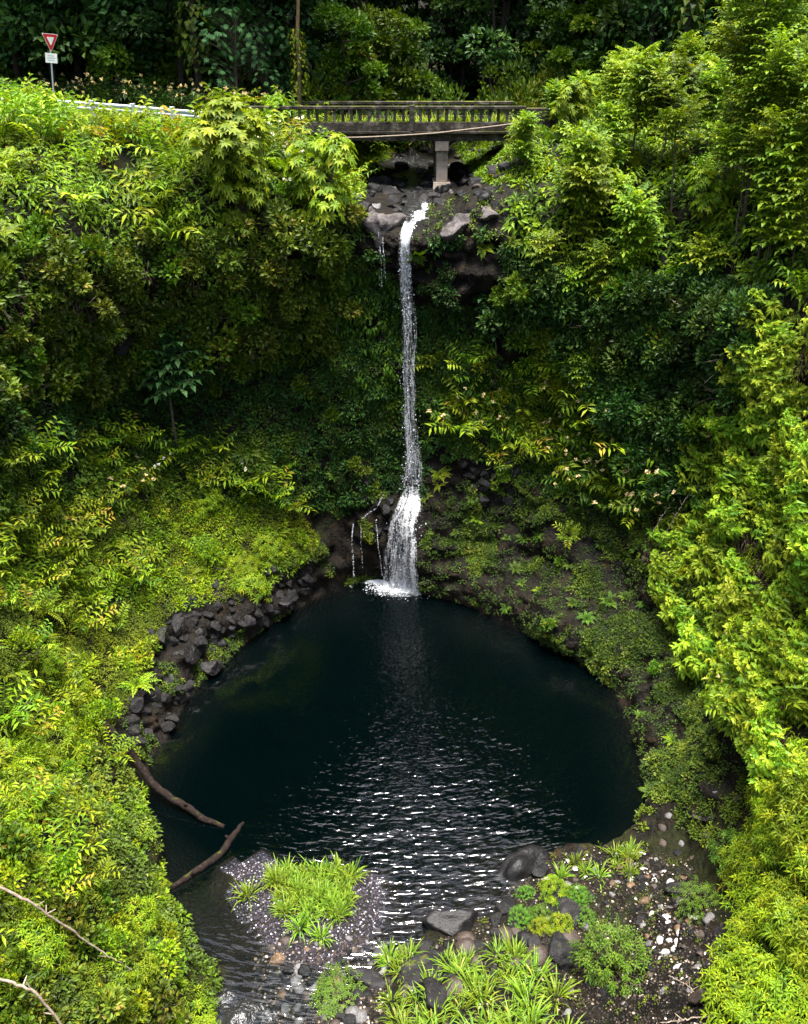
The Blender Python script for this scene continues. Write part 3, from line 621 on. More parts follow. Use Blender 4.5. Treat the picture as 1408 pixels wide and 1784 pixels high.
def grass_clump(seed, n=60, L=.8, W=.034, spread=.16, droop=(.25, .9)):
    r = np.random.default_rng(seed); g = Geo(); a = r.uniform(0, 2*PI, n); l = r.uniform(.08, .75, n)
    d = np.stack([np.sin(l)*np.cos(a), np.sin(l)*np.sin(a), np.cos(l)], 1); p = np.stack([np.cos(a), np.sin(a), 0*a], 1)*spread*r.uniform(0, 1, (n, 1))
    add_blades(g, p-[0, 0, .02], d, L*r.uniform(.55, 1.1, n), W, r.uniform(*droop, n), 4, np.clip(r.normal(.5, .22, n), 0, 1)); return g
def vine_column(seed, H=3.0, n=240, Rr=.55, leafL=.36, leafW=.30):
    r = np.random.default_rng(seed); fo, tr = Geo(), Geo()
    z = r.uniform(0, H, n); a = r.uniform(0, 2*PI, n); rr_ = Rr*(.65+.35*np.sin(z/H*PI))*r.uniform(.75, 1.1, n)*(1+.3*vnoise(np.stack([a, z, 0*z], 1), .9, seed))
    p = np.stack([rr_*np.cos(a), rr_*np.sin(a), z], 1); out = np.stack([np.cos(a), np.sin(a), 0*a], 1)
    add_leaves(fo, p, out*.9+[0, 0, -.1]+r.normal(size=(n, 3))*.25, np.repeat([[0, 0, 1.]], n, 0)+out*.5, leafL*r.uniform(.6, 1.15, n), leafW*r.uniform(.7, 1.1, n), r.uniform(.5, 1.1, n), .1, np.clip(r.normal(.5, .25, n), 0, 1))
    add_tube(tr, arc_path([0, 0, -3], 0, 0, .03, H+4.5, 8), .16, 7)
    return [('foliage', fo.mesh('foliage', None)), ('trunk', tr.mesh('trunk', M['barkd']))], fo
def forest_tree(seed, h=14, nb=26, nper=230, Rc=3.0, zlo=.3, leafL=.30, leafW=.17, bark='barkd', tr_r=.17):
    r = np.random.default_rng(seed); fo, tr = Geo(), Geo()
    trunk = arc_path([0, 0, -.6], r.uniform(0, 6), .0, .10, h*.95, 12); trunk[1:] += np.cumsum(r.normal(size=(11, 3))*[.09, .09, 0], 0); add_tube(tr, trunk, np.linspace(tr_r, .04, 12), 8)
    for b in range(nb):
        f = zlo+(1-zlo)*(b+.5)/nb; q, _ = sample(trunk, np.array([min(.98, f-.06)])); D = rdir(r, 1, -.1, .5)[0]
        c = q[0]+D*Rc*r.uniform(.25, 1)*(1.1-.55*abs(f-.55)*1.6); add_tube(tr, [q[0], (q[0]+c)/2-[0, 0, .1], c], [.06, .04, .02], 5, cap=False)
        br = r.uniform(.6, 1.15)*Rc*.36; v = r.uniform(.25, .75); E = rdir(r, nper, -.5, 1)
        p = c+E*br*np.array([1, 1, .65])*(r.uniform(.3, 1, nper)**.5)[:, None]
        add_tiny(fo, p, E+rdir(r, nper)*.8-[0, 0, .15], rdir(r, nper, .2, 1)+E*.3, leafL*r.uniform(.6, 1.25, nper), leafW, .2, np.clip(v+r.normal(0, .14, nper), 0, 1))
    return [('crown', fo.mesh('crown', None)), ('trunk', tr.mesh('trunk', M[bark]))], fo

def setmat(parts, mat, other=None):
    """the leaf meshes of a plant in one colouring (a copy of the mesh for a second colouring)"""
    out = []
    for n, me in parts:
        if n in ('foliage', 'crown'):
            me = me.copy(); me.materials.clear(); me.materials.append(M[mat])
        out.append((n, me))
    return out
def protos(kind, fn, seeds, mat, solo=False, **kw):
    res = []
    for s in seeds:
        parts, fo = fn(s, **kw); res.append(Proto(kind, setmat(parts, mat), solo))
    return res
PR = {}
PR['ginger'] = protos('ginger_plant', ginger, (1, 2, 3), 'lime', h=1.5)
PR['gingery'] = protos('ginger_plant', ginger, (4, 5), 'yellow', h=1.5, nst=9)
PR['gingerw'] = protos('ginger_plant', ginger, (6, 7), 'mid', h=1.25, flowers=.55)
PR['gingerc'] = protos('ginger_plant', ginger, (8, 9), 'mid', h=1.25, flowers=.45, fl='cream')
PR['gingerd'] = protos('ginger_plant', ginger, (10, 11), 'dark', h=1.7, leafL=.5, flowers=.35, fl='cream', nst=13, spread=.7)
PR['fern'] = protos('fern', fern, (1, 2, 3), 'lime')
PR['fernd'] = protos('fern', fern, (4, 5), 'mid', L=.9)
PR['ferny'] = protos('fern', fern, (6, 7), 'yellow', L=1.3, lean=(.3, 1.5))
PR['pin'] = protos('sapling', pinnate_tree, (1, 2, 3), 'lime')
PR['pinm'] = protos('sapling', pinnate_tree, (4, 5), 'mid')
PR['piny'] = protos('sapling', pinnate_tree, (6, 7), 'yellow', h=2.6)
PR['pinb'] = protos('sapling', pinnate_tree, (8, 9), 'blue', h=2.6, nl=36, nbr=2, crown=.5, LL=.8)
PR['whorl'] = protos('bushy_tree', whorl_tree, (1, 2, 3), 'lime')
PR['shrubl'] = protos('shrub', shrub, (1, 2, 3), 'olive')
PR['shrubm'] = protos('shrub', shrub, (4, 5, 6), 'mid')
PR['shrubd'] = protos('shrub', shrub, (7, 8, 9), 'dark', Rr=1.1, nblob=14, nper=110)
PR['shruby'] = protos('shrub', shrub, (10, 11, 12), 'lime', leafL=.14, leafW=.075)
PR['uluhe'] = protos('false_staghorn_fern', uluhe, (1, 2, 3, 4), 'yellow')
PR['tuft'] = protos('leafy_bush', tuft_bush, (1, 2, 3), 'lime')
PR['lacy'] = protos('feathery_bush', tuft_bush, (4, 5), 'lacy', n=260, leafL=.12, leafW=.03, nb=8, Rr=.9)
PR['grass'] = [Proto('grass_clump', [('grass_clump', grass_clump(s).mesh('grass_clump', M['grass']))], True) for s in (1, 2, 3, 4)]
PR['reed'] = [Proto('grass_clump', [('grass_clump', grass_clump(s, 60, .95, .04, .25, (.3, .8)).mesh('grass_clump', M['grass']))], True) for s in (5, 6, 7)]
PR['vine'] = protos('vine_covered_tree', vine_column, (1, 2), 'mid')
PR['ftree'] = protos('forest_tree', forest_tree, (1, 2, 3), 'forest')
PR['ftreem'] = protos('forest_tree', forest_tree, (4, 5), 'dark', h=11, zlo=.12, Rc=2.6)
PR['fscreen'] = protos('forest_tree', forest_tree, (14, 15), 'forest', h=33, nb=44, zlo=.14, Rc=5.0, tr_r=.2, leafL=.38, leafW=.22, nper=260)  # made tall above the frame to keep sky out of the pool's reflection
PR['fmid'] = protos('forest_tree', forest_tree, (41, 42, 43), 'mid', h=9, zlo=.1, Rc=2.5, nb=24, leafL=.34, leafW=.18, tr_r=.1)
PR['airy'] = protos('slender_sapling', pinnate_tree, (51, 52, 53), 'lime', h=6.2, nl=36, LL=.85, leafL=.30, leafW=.11, crown=.5, nbr=5, thick=.007)
PR['slim'] = protos('forest_tree', forest_tree, (6, 7, 8), 'forest', h=17, nb=16, zlo=.62, Rc=2.6, tr_r=.15)
def rp_(mat, seeds, name='boulder', **kw): return [Proto(name, [(name, rock_geo(s, **kw).mesh(name, M[mat], True))], True) for s in seeds]
PR['rock'] = rp_('rock', range(1, 7)); PR['cob'] = [Proto('cobble', [('cobble', rock_geo(s, sub=3).mesh('cobble', M[mt], True))], True) for s, mt in ((61, 'rock'), (62, 'rockwet'), (63, 'stoneb'), (64, 'stoneg'), (65, 'rock'))]; PR['rockwet'] = rp_('rockwet', range(7, 12)); PR['rockp'] = rp_('rockp', (12, 13), sub=4, rough=.35)
for k, mt in (('peb_g', 'stoneg'), ('peb_w', 'stonew'), ('peb_o', 'stoneo'), ('peb_b', 'stoneb'), ('peb_d', 'rockwet')):
    PR[k] = [Proto('stone', [('stone', pebble_geo(s).mesh('stone', M[mt], True))], True) for s in (1, 2, 3)]

NOUNK = {'ginger': 'lime green ginger plant', 'gingery': 'yellowish ginger plant', 'gingerw': 'white flowered ginger plant', 'gingerc': 'cream flowered ginger plant', 'gingerd': 'tall dark ginger plant',
 'fern': 'lime green fern', 'fernd': 'small green fern', 'ferny': 'yellow green fern', 'pin': 'lime green sapling', 'pinm': 'mid green sapling', 'piny': 'golden green sapling', 'pinb': 'blue green sapling',
 'whorl': 'bushy lime tree', 'shrubl': 'olive shrub', 'shrubm': 'mid green shrub', 'shrubd': 'dark green shrub', 'shruby': 'broad leaved lime shrub', 'uluhe': 'drooping yellow green fern', 'tuft': 'narrow leaved lime bush',
 'lacy': 'feathery green bush', 'grass': 'tufted grass clump', 'reed': 'arching grass clump', 'vine': 'vine covered tree', 'ftree': 'broad dark forest tree', 'fscreen': 'added sky screening forest tree', 'slim': 'slim trunked forest tree',
 'shrubf': 'green forest shrub', 'shrubff': 'dark forest shrub', 'fmid': 'lighter green forest tree', 'airy': 'slender bare stemmed sapling', 'crownb': 'blue green bushy tree', 'rock': 'dark basalt boulder', 'rockwet': 'wet black boulder', 'rockp': 'pale weathered boulder',
 'cob': 'small angular rock', 'peb_g': 'grey stone', 'peb_w': 'whitish stone', 'peb_o': 'ochre stone', 'peb_b': 'brown stone', 'peb_d': 'black stone'}
SHARED = []                                      # (object, wording of its kind): told apart at the end by the landmark beside it
def basis(n, tilt, spin):
    """rotation that leans +Z towards normal n by tilt (0..1), spun about its own axis; +x points downhill when spin is None"""
    z = (Vector((0, 0, 1))*(1-tilt)+Vector(n)*tilt).normalized()
    if spin is None:
        x = Vector((n[0], n[1], 0)); x = x if x.length > 1e-3 else Vector((0, -1, 0)); x = (x-z*x.dot(z)).normalized(); y = z.cross(x)
        return Matrix((x, y, z)).transposed().to_euler()
    return (Vector((0, 0, 1)).rotation_difference(z).to_matrix() @ Matrix.Rotation(spin, 3, 'Z')).to_euler()
def put(kind, px, py, scale, label, cat, group=None, tilt=.3, spin='r', var=None, sink=0.0, dy=None):
    h, n = hit(px, py)
    if dy is not None: h = at_y(px, py, dy)
    p = PR[kind][var if var is not None else int(rng.integers(len(PR[kind])))]
    sp_ = float(rng.uniform(0, 6.28)) if spin == 'r' else spin
    return p.place(h-Vector(n)*sink, basis(n, tilt, sp_), scale, label, cat, group)
inview = (fpx > -220) & (fpx < 1628) & (fpy > -150) & (fpy < 1990) & (facing > -.25) & (np.hypot(fc[:, 0], fc[:, 1]-25) < 75) & (fc[:, 2] > -.5)
def pick(poly, n, spacing=0, r=rng, zmin=.04):
    """n points on the ground inside a photo polygon, area-weighted, optionally kept apart"""
    m = np.nonzero(inview & in_poly(fpx, fpy, poly) & (fc[:, 2] > zmin))[0]
    if len(m) == 0: return np.zeros((0, 3)), np.zeros((0, 3))
    w = farea[m]/farea[m].sum()
    k = r.choice(m, size=n if not spacing else n*14, p=w); a = r.random((len(k), 2)); q = P[TF[k]]
    pt = (q[:, 0]*(1-a[:, :1])+q[:, 1]*a[:, :1])*(1-a[:, 1:])+(q[:, 3]*(1-a[:, :1])+q[:, 2]*a[:, :1])*a[:, 1:]
    if spacing:
        keep = []
        for i in range(len(pt)):
            if all(np.sum((pt[i]-pt[j])**2) > spacing**2 for j in keep): keep.append(i)
            if len(keep) >= n: break
        return pt[keep], fn[k[keep]]
    return pt, fn[k]
def poly_area(poly):
    m = inview & in_poly(fpx, fpy, poly); return farea[m].sum()
def fill(kinds, poly, n, spacing, scale, label, cat, group, tilt=.3, spin='r', sink=0.05, zmin=.04):
    pt, nn = pick(poly, n, spacing, zmin=zmin)
    for p, q in zip(pt, nn):
        k = kinds[int(rng.integers(len(kinds)))]; pr = PR[k][int(rng.integers(len(PR[k])))]
        s = float(rng.uniform(*scale)); noun = NOUNK[k]
        o = pr.place(Vector(p)-Vector(q)*sink, basis(q, tilt, float(rng.uniform(0, 6.28)) if spin == 'r' else spin), s, label, noun.split()[-1] if cat in ('plant', 'shrub', 'sapling', 'fern', 'ginger', 'bush', 'weed') else cat, group); SHARED.append((o, noun))
    return len(pt)
def cover(g, poly, dens, L, W, clump=.28, per=22, lift=.5, droop=.3, tiny=True, updir=.5, patch=0):
    """mounded small leaves over the ground inside a photo polygon"""
    A = poly_area(poly); nc = int(A*dens/per)
    if nc < 1: return
    c, nn = pick(poly, nc*2 if patch else nc)
    if patch: k_ = fbm(c, 1.5, 30+patch*3, 3) > .02; c = c[k_]; nn = nn[k_]; nc = len(c)
    R_ = clump*rng.uniform(.5, 1.2, nc); v = np.clip(.45+.28*fbm(c, 1.6, 77, 2)+rng.normal(0, .13, nc), 0, 1)
    C = np.repeat(c+nn*(R_*lift*rng.uniform(-.2, .6, nc))[:, None], per, 0); Q = np.repeat(nn, per, 0); RR = np.repeat(R_, per)[:, None]
    E = rdir(rng, nc*per); fl = (E*Q).sum(1) < -.1; E[fl] -= 2*(E[fl]*Q[fl]).sum(1)[:, None]*Q[fl]
    p = C+E*RR*rng.uniform(.5, 1, (nc*per, 1))*(1-.45*np.abs((E*Q).sum(1))[:, None]); nN = nc*per
    d = E*.8+rdir(rng, nN)*.7+np.array([0, 0, -.25]); up = Q*.5+np.array([[0, 0, updir]])+rdir(rng, nN)*.45
    lv = np.clip(np.repeat(v, per)+rng.normal(0, .13, nN), 0, 1); LL = L*rng.uniform(.6, 1.35, nN)
    if tiny: add_tiny(g, p, d, up, LL, W*rng.uniform(.7, 1.2, nN), .22, lv)
    else: add_leaves(g, p, d, up, LL, W*rng.uniform(.7, 1.2, nN), droop, .2, lv)

# ------------------------------------------------------------------ light
SUN_EL, SUN_AZ = R(86), R(165)                    # azimuth clockwise from +Y
w = bpy.data.worlds.new('World'); scene.world = w; w.use_nodes = True; nt = w.node_tree; nt.nodes.clear()
sky = nt.nodes.new('ShaderNodeTexSky'); sky.sky_type = 'NISHITA'; sky.sun_disc = False; sky.sun_elevation = SUN_EL; sky.sun_rotation = SUN_AZ
sky.dust_density = 6; sky.air_density = 1.0; sky.ozone_density = 1.0; sky.altitude = 100
bg = nt.nodes.new('ShaderNodeBackground'); bg.inputs[1].default_value = .115; nt.links.new(sky.outputs[0], bg.inputs[0])
wo = nt.nodes.new('ShaderNodeOutputWorld'); nt.links.new(bg.outputs[0], wo.inputs[0])
sd_ = bpy.data.lights.new('sun', 'SUN'); sd_.energy = 4.8; sd_.angle = R(30); sd_.color = (1, .965, .90)
so = link(bpy.data.objects.new('sun', sd_)); dv_ = Vector((math.cos(SUN_EL)*math.sin(SUN_AZ), math.cos(SUN_EL)*math.cos(SUN_AZ), math.sin(SUN_EL)))
so.rotation_euler = (-dv_).to_track_quat('-Z', 'Y').to_euler(); so.location = (0, 0, 80)
vs = scene.view_settings; scene.display_settings.display_device = 'sRGB'; vs.view_transform = 'Standard'; vs.look = 'None'; vs.exposure = 1.88; vs.gamma = 1
scene.render.engine = 'CYCLES'; cy = scene.cycles
cy.max_bounces = 7; cy.diffuse_bounces = 3; cy.glossy_bounces = 3; cy.transmission_bounces = 4; cy.transparent_max_bounces = 8; cy.volume_bounces = 0
cy.use_denoising = True; cy.caustics_reflective = False; cy.caustics_refractive = False; cy.sample_clamp_indirect = 6

# ------------------------------------------------------------------ waterfall
OCT_V = np.array([[1, 0, 0], [0, 1, 0], [-1, 0, 0], [0, -1, 0], [0, 0, 1], [0, 0, -1]], float)
OCT_F = np.array([[0, 1, 4], [1, 2, 4], [2, 3, 4], [3, 0, 4], [1, 0, 5], [2, 1, 5], [3, 2, 5], [0, 3, 5]])
def add_drops(g, c, size, stretch):
    n = len(c); s = size[:, None, None]*OCT_V[None]*np.stack([np.ones(n), np.ones(n), stretch], 1)[:, None]
    s = s+rng.normal(size=s.shape)*size[:, None, None]*.25
    g.add((c[:, None]+s).reshape(-1, 3), (np.arange(n)[:, None, None]*6+OCT_F[None]).reshape(-1, 3), .5)
def front(px, py, Y, gap=.12):
    q = at_y(px, py, Y); h = BVH.ray_cast(CAM, (q-CAM).normalized())
    if h[0] is not None and h[0].y < Y+gap: q = at_y(px, py, h[0].y-gap)
    return q
def fall_line(pts, m=60):
    A = np.array(pts, float); t = np.linspace(0, len(pts)-1, m); i = np.clip(t.astype(int), 0, len(pts)-2); f = (t-i)[:, None]; A = A[i]*(1-f)+A[i+1]*f
    Y = np.array([front(*q[:3]).y for q in A]); Y = np.array([Y[max(0, k-4):k+5].min() for k in range(m)]); Y = np.array([Y[max(0, k-4):k+5].mean() for k in range(m)])
    return np.array([at_y(q[0], q[1], y) for q, y in zip(A, Y)]), A[:, 3]*.0215
def fall_water(pts, ndrop, nthread, size=(.010, .028), dens=None, solid=1.0, thick=.16, stretch=(1.2, 4.5)):
    g = Geo(); L_, hw = fall_line(pts); m = len(L_)
    for k in range(nthread):
        u = rng.normal(0, .38); y = rng.normal(0, .5); i0 = int(rng.uniform(0, m*.85)); i1 = min(m, i0+int(rng.uniform(4, 16)*solid)); 
        if i1-i0 < 3: continue
        idx = np.arange(i0, i1); wob = np.cumsum(rng.normal(0, .006, len(idx)))
        p = L_[idx]+np.stack([np.clip(u, -1, 1)*hw[idx]+wob, y*thick*np.ones(len(idx)), 0*idx], 1)
        add_tube(g, p, np.linspace(.006, 1, len(idx))**.0*rng.uniform(.005, .017)*np.sin(np.linspace(.25, PI-.15, len(idx))), 5)
    t = rng.random(ndrop) if dens is None else np.interp(rng.random(ndrop), np.cumsum(dens)/np.sum(dens), np.linspace(0, 1, len(dens)))
    x = t*(m-1); i = np.clip(x.astype(int), 0, m-2); f = (x-i)
    c = L_[i]*(1-f[:, None])+L_[i+1]*f[:, None]; wd = hw[i]*(1-f)+hw[i+1]*f; u = rng.normal(0, .42, ndrop)
    lump = .5+.32*vnoise(np.stack([u*1.0, c[:, 2]*1.0, 0*u], 1), .42, 5)+.25*vnoise(np.stack([u*1.0, c[:, 2]*1.3, 0*u], 1), .16, 6); keep = rng.random(ndrop) < np.clip(lump*2.4-.62, .03, 1)
    c = c+np.stack([u*wd, rng.normal(0, thick*.6, ndrop), 0*u], 1); c = c[keep]
    add_drops(g, c, rng.uniform(*size, len(c))*np.where(rng.random(len(c)) < .12, 1.6, 1), rng.uniform(*stretch, len(c)))
    return g
def fall_sheet(pts, dens, layers=3, m=90, depth=.22):
    g = Geo(); L_, hw = fall_line(pts, m); nu = 13; u = np.linspace(-1, 1, nu); tt_ = np.linspace(0, 1, m)
    for k in range(layers):
        s = 1-.22*k; wob = np.stack([.05*vnoise(np.stack([L_[:, 2], 0*L_[:, 2]+k*9, 0*L_[:, 2]], 1), .9, 70+k), 0*tt_, 0*tt_], 1)
        V = L_[:, None]+wob[:, None]+np.stack([u[None]*hw[:, None]*s*1.45, (-np.sqrt(1-.98*u*u)[None]*np.minimum(hw[:, None], depth*1.4)*(.8-.45*k)), np.zeros((m, nu))], -1)
        dv = np.interp(tt_, np.linspace(0, 1, len(dens)), dens)[:, None]-.40*np.abs(u[None])**2.2
        g.add(V, [[i*nu+j, i*nu+j+1, (i+1)*nu+j+1, (i+1)*nu+j] for i in range(m-1) for j in range(nu-1)], dv.ravel())
    return g
wf = thing('waterfall', 'tall thin white waterfall dropping over the cliff into the dark pool', 'waterfall', (0, 0, 0))
main = [(712, 393, 37.0, 7), (708, 410, 36.85, 9), (706, 440, 36.75, 14), (709, 560, 36.65, 16), (712, 700, 36.55, 18), (716, 790, 36.45, 22), (717, 845, 36.35, 24)]
dn = np.concatenate([np.linspace(3.2, 2.0, 8), np.linspace(1.7, 1.0, 12), np.full(16, 1.0), np.linspace(1, 1.7, 14)])
obj('plunge', fall_water(main, 1700, 0, dens=dn, size=(.007, .020), stretch=(.8, 2.6), thick=.22), M['foam'], wf)['kind'] = 'stuff'
obj('falling_sheet', fall_sheet(main, [.80, .72, .52, .42, .36, .33, .32, .32, .31, .31, .28]), M['streak'], wf)['kind'] = 'stuff'
low = [(720, 835, 36.35, 20), (720, 862, 36.2, 24), (714, 885, 36.0, 38), (706, 915, 35.8, 44), (704, 965, 35.6, 40), (702, 1035, 35.35, 36)]
obj('lower_cascade', fall_water(low, 700, 0, solid=1.3, thick=.25, size=(.007, .020), stretch=(.8, 2.8)), M['foam'], wf)['kind'] = 'stuff'
obj('falling_sheet', fall_sheet(low, [.12, .26, .32, .34, .32, .30, .30, .36, .5], m=60), M['streak'], wf)['kind'] = 'stuff'
def strands(pts, offs, dens, wpx, m=70):
    g = Geo()
    for q, o_ in enumerate(offs):
        n_ = len(pts); w_ = wpx*rng.uniform(.7, 1.3); st_ = [(x+o_*(.35+.65*k/(n_-1))+rng.normal(0, 2.6), y+(rng.uniform(-8, 14) if k == 0 else 0), Y_-.03*(q % 3), w_*(.6+.4*k/(n_-1))) for k, (x, y, Y_, h_) in enumerate(pts)]
        g.merge(fall_sheet(st_, [d_*rng.uniform(.85, 1.2) for d_ in dens], 1, m, .08))
    return g
obj('water_strands', strands(main, [-11, -5, 0, 6, 12, -2, 3], [.66, .56, .48, .44, .42, .42, .42, .40, .38], 5.5, 90), M['streak'], wf)['kind'] = 'stuff'
obj('water_strands', strands(low, [-31, -25, -18, -11, -4, 3, 9, 15, 20], [.26, .42, .50, .50, .48, .47, .45, .45, .5], 6.5), M['streak'], wf)['kind'] = 'stuff'
for pts, nd in (([(660, 405, 37.0, 3), (663, 440, 36.9, 5), (664, 500, 36.85, 6)], 420), ([(667, 415, 37.0, 2), (669, 450, 36.9, 4), (672, 490, 36.85, 4)], 200),
                ([(616, 912, 36.2, 2), (613, 935, 36.1, 3), (617, 1005, 36.0, 4)], 330), ([(629, 905, 36.2, 1), (629, 950, 36.1, 2), (632, 990, 36.0, 2)], 90), ([(655, 905, 36.2, 2), (659, 950, 36.1, 3), (666, 1003, 36.0, 3)], 200),
                ([(668, 862, 36.5, 3), (657, 885, 36.4, 3), (643, 893, 36.3, 3), (628, 908, 36.25, 3)], 230)):
    obj('trickle', fall_water([(a_, b_, c_, .55*d_) for a_, b_, c_, d_ in pts], int(nd*1.1), 0, size=(.004, .010), thick=.04), M['foam'], wf)['kind'] = 'stuff'
cas = Geo()
for a, b, n_, hw_ in (((742, 352, 42.6), (741, 366, 42.0), 160, 7), ((734, 368, 41.0), (730, 384, 39.6), 330, 13), ((724, 387, 38.6), (713, 397, 37.1), 300, 8)):
    cas.merge(fall_water([(*a, hw_), (*b, hw_)], n_*2, n_//20, size=(.010, .03), thick=.25, stretch=(.5, 1.4)))
obj('upper_cascade', cas, M['foam'], wf)['kind'] = 'stuff'
def foam_patch(c, rx, ry, n, ang=0, pw=1.0):
    a = rng.uniform(0, 2*PI, n); q = np.abs(rng.normal(0, .45, n))**pw; x = np.cos(a)*q*rx; y = np.sin(a)*q*ry
    return np.stack([c[0]+x*math.cos(ang)-y*math.sin(ang), c[1]+x*math.sin(ang)+y*math.cos(ang), np.full(n, .015)+rng.uniform(0, .10, n)*np.exp(-q*3)], 1)
fo_ = Geo(); b0 = at_z(697, 1022); pts = [foam_patch(b0, 1.45, .8, 7500), foam_patch(at_z(660, 1014), 1.0, .3, 1200), foam_patch(at_z(620, 1012), .8, .14, 1300, .35)]
pts = np.vstack(pts); add_drops(fo_, pts, rng.uniform(.008, .03, len(pts)), rng.uniform(.3, .8, len(pts)))
obj('foam', fo_, M['foam'], wf)['kind'] = 'stuff'

# upstream stream surface
def stream_mat():
    m, nt, N, Lk = new_mat('stream_water'); p = N('ShaderNodeBsdfPrincipled'); p.inputs['Base Color'].default_value = (.012, .012, .012, 1); p.inputs['Roughness'].default_value = .06
    ge = N('ShaderNodeNewGeometry'); n = N('ShaderNodeTexNoise'); n.inputs['Scale'].default_value = 4; n.inputs['Detail'].default_value = 4; n.inputs['Distortion'].default_value = 1.2; Lk(ge.outputs['Position'], n.inputs[0])
    b = N('ShaderNodeBump'); b.inputs['Strength'].default_value = 1; b.inputs['Distance'].default_value = .12; Lk(n.outputs[0], b.inputs['Height']); Lk(b.outputs[0], p.inputs['Normal'])
    out_of(nt, p.outputs[0]); return m
M['stream'] = stream_mat()
gs = Geo(); ys = np.linspace(37.6, 62, 50); V = []
for y in ys:
    c = .1+1.1*sstep(37, 41, y)-1.6*sstep(43, 55, y)+.3*math.sin(y*.9); wd = .5+.9*sstep(38, 44, y)
    for u in np.linspace(-1, 1, 7):
        z = drop(c, y)[0].z; V.append([c+u*wd, y, z+.06-.05*abs(u)])
gs.add(V, [[i*7+j, i*7+j+1, (i+1)*7+j+1, (i+1)*7+j] for i in range(49) for j in range(6)]); tag(obj('stream', gs, M['stream'], smooth=True), kind='structure')
# outflow riffle at lower left
gs = Geo(); V = []; nU, nV = 26, 40
for i in range(nV):
    for j in range(nU):
        px = 330+(620-330)*j/(nU-1); py = 1690+i*5
        q = at_z(px, py, 0); V.append([q.x, q.y, 0])
V = np.array(V); mound = np.abs(fbm(V*np.array([1.6, .8, 1]), .55, 61, 3)); jx = np.tile(np.arange(nU), nV)/(nU-1); iy = np.repeat(np.arange(nV), nU)/(nV-1)
edge = sstep(0, .22, jx)*sstep(1, .45, jx+.25*fbm(V, .9, 3))*sstep(0, .35, iy+.2*fbm(V, .8, 5)); V[:, 2] = -.45+.22*mound*edge+.42*edge
gs.add(V, [[i*nU+j, i*nU+j+1, (i+1)*nU+j+1, (i+1)*nU+j] for i in range(nV-1) for j in range(nU-1)]); tag(obj('stream', gs, M['stream'], smooth=True), kind='structure')

# ------------------------------------------------------------------ bridge
BY = 45.0
def bx(px, py=200): return at_y(px, py, BY).x
def bz(px, py): return at_y(px, py, BY).z
br = thing('bridge', 'old mossy concrete road bridge with baluster railings crossing above the falls', 'bridge', (bx(720), BY, bz(720, 226)))
inv = Matrix.Translation(-br.location)
def bpart(name, g, mat, parent=None):
    o = obj(name, g, mat, parent or br); 
    if parent is None: o.location = -br.location
    return o
XL, XR = bx(470), bx(916); zt, zr, zc, zg, zb = bz(700, 184.5), bz(700, 190.5), bz(700, 212), bz(700, 228), bz(700, 246)
g = Geo(); add_box(g, (XL-3, BY-.22, bz(700, 233)), (XR+1.5, BY+5.6, zg), bev=.02); bpart('deck', g, M['conc'])
for yy in (BY+.12, BY+4.7):
    g = Geo(); add_box(g, (XL-3, yy, zb), (XR+.2, yy+.45, bz(700, 233)-.003), bev=.015); bpart('girder', g, M['conc'])
for yy, sc in ((BY-.18, 1), (BY+5.2, 1)):
    g = Geo(); add_box(g, (XL-3, yy, zg+.003), (XR, yy+.30, zc), bev=.02); bpart('curb', g, M['conc'])
    g = Geo(); add_box(g, (XL-3, yy-.02, zr), (XR, yy+.28, zt), bev=.02); bpart('top_rail', g, M['conc'])
    x = bx(718)-.40*15
    k = 0
    while x < XR-.1:
        if k % 15 == 0 and k > 0 and yy < BY:
            g = Geo(); add_box(g, (x-.13, yy-.05, zg), (x+.13, yy+.33, zt+.04), bev=.02); bpart('rail_post', g, M['conc'])
        elif k % 15 or yy > BY:
            g = Geo(); add_box(g, (x-.065, yy+.05, zc+.001), (x+.065, yy+.21, zr-.001), bev=.012); bpart('baluster', g, M['conc'])
        x += .40; k += 1
g = Geo(); xa, xb_ = bx(759), bx(782)
def taper(g, x0, x1, y0, y1, z0, X0, X1, Y0, Y1, z1):
    g.add([[x0, y0, z0], [x1, y0, z0], [x1, y1, z0], [x0, y1, z0], [X0, Y0, z1], [X1, Y0, z1], [X1, Y1, z1], [X0, Y1, z1]], [[3, 2, 1, 0], [4, 5, 6, 7], [0, 1, 5, 4], [1, 2, 6, 5], [2, 3, 7, 6], [3, 0, 4, 7]])
add_box(g, (bx(762), BY+.1, bz(770, 318)), (bx(782), BY+5.0, bz(770, 263)), bev=.02)
pier = bpart('pier', g, M['concp'])
g = Geo(); add_box(g, (xa, BY-.12, bz(770, 263.2)), (xb_+.02, BY+5.2, zb-.004), bev=.02); obj('pier_cap', g, M['concp'], pier)
g = Geo(); taper(g, bx(754), bx(789), BY-.35, BY+5.4, bz(770, 352)-.5, bx(757), bx(787), BY-.05, BY+5.15, bz(770, 318)+.003); obj('pier_footing', g, M['concp'], pier)
g = Geo(); add_box(g, (bx(915)+.004, BY-.30, bz(900, 262)), (bx(985), BY+.25, bz(900, 188)), bev=.03); add_box(g, (bx(912), BY-.10, bz(900, 262)), (bx(925), BY+5.7, zb+.2), bev=.03); bpart('abutment', g, M['conc'])
g = Geo(); add_box(g, (XL-4, BY-.1, 16), (bx(600), BY+5.6, zb-.01), bev=.03); bpart('abutment', g, M['conc'])
g = Geo(); pp = [at_y(x, y, BY-.40) for x, y in ((560, 237), (600, 240), (640, 239), (700, 236), (760, 232), (820, 225), (870, 219), (905, 214), (925, 212))]; add_tube(g, np.array(pp), .035, 7)
tag(obj('water_pipe', g, M['twig'], smooth=True), 'thin pale pipe slung along the outside of the bridge girder', 'pipe')
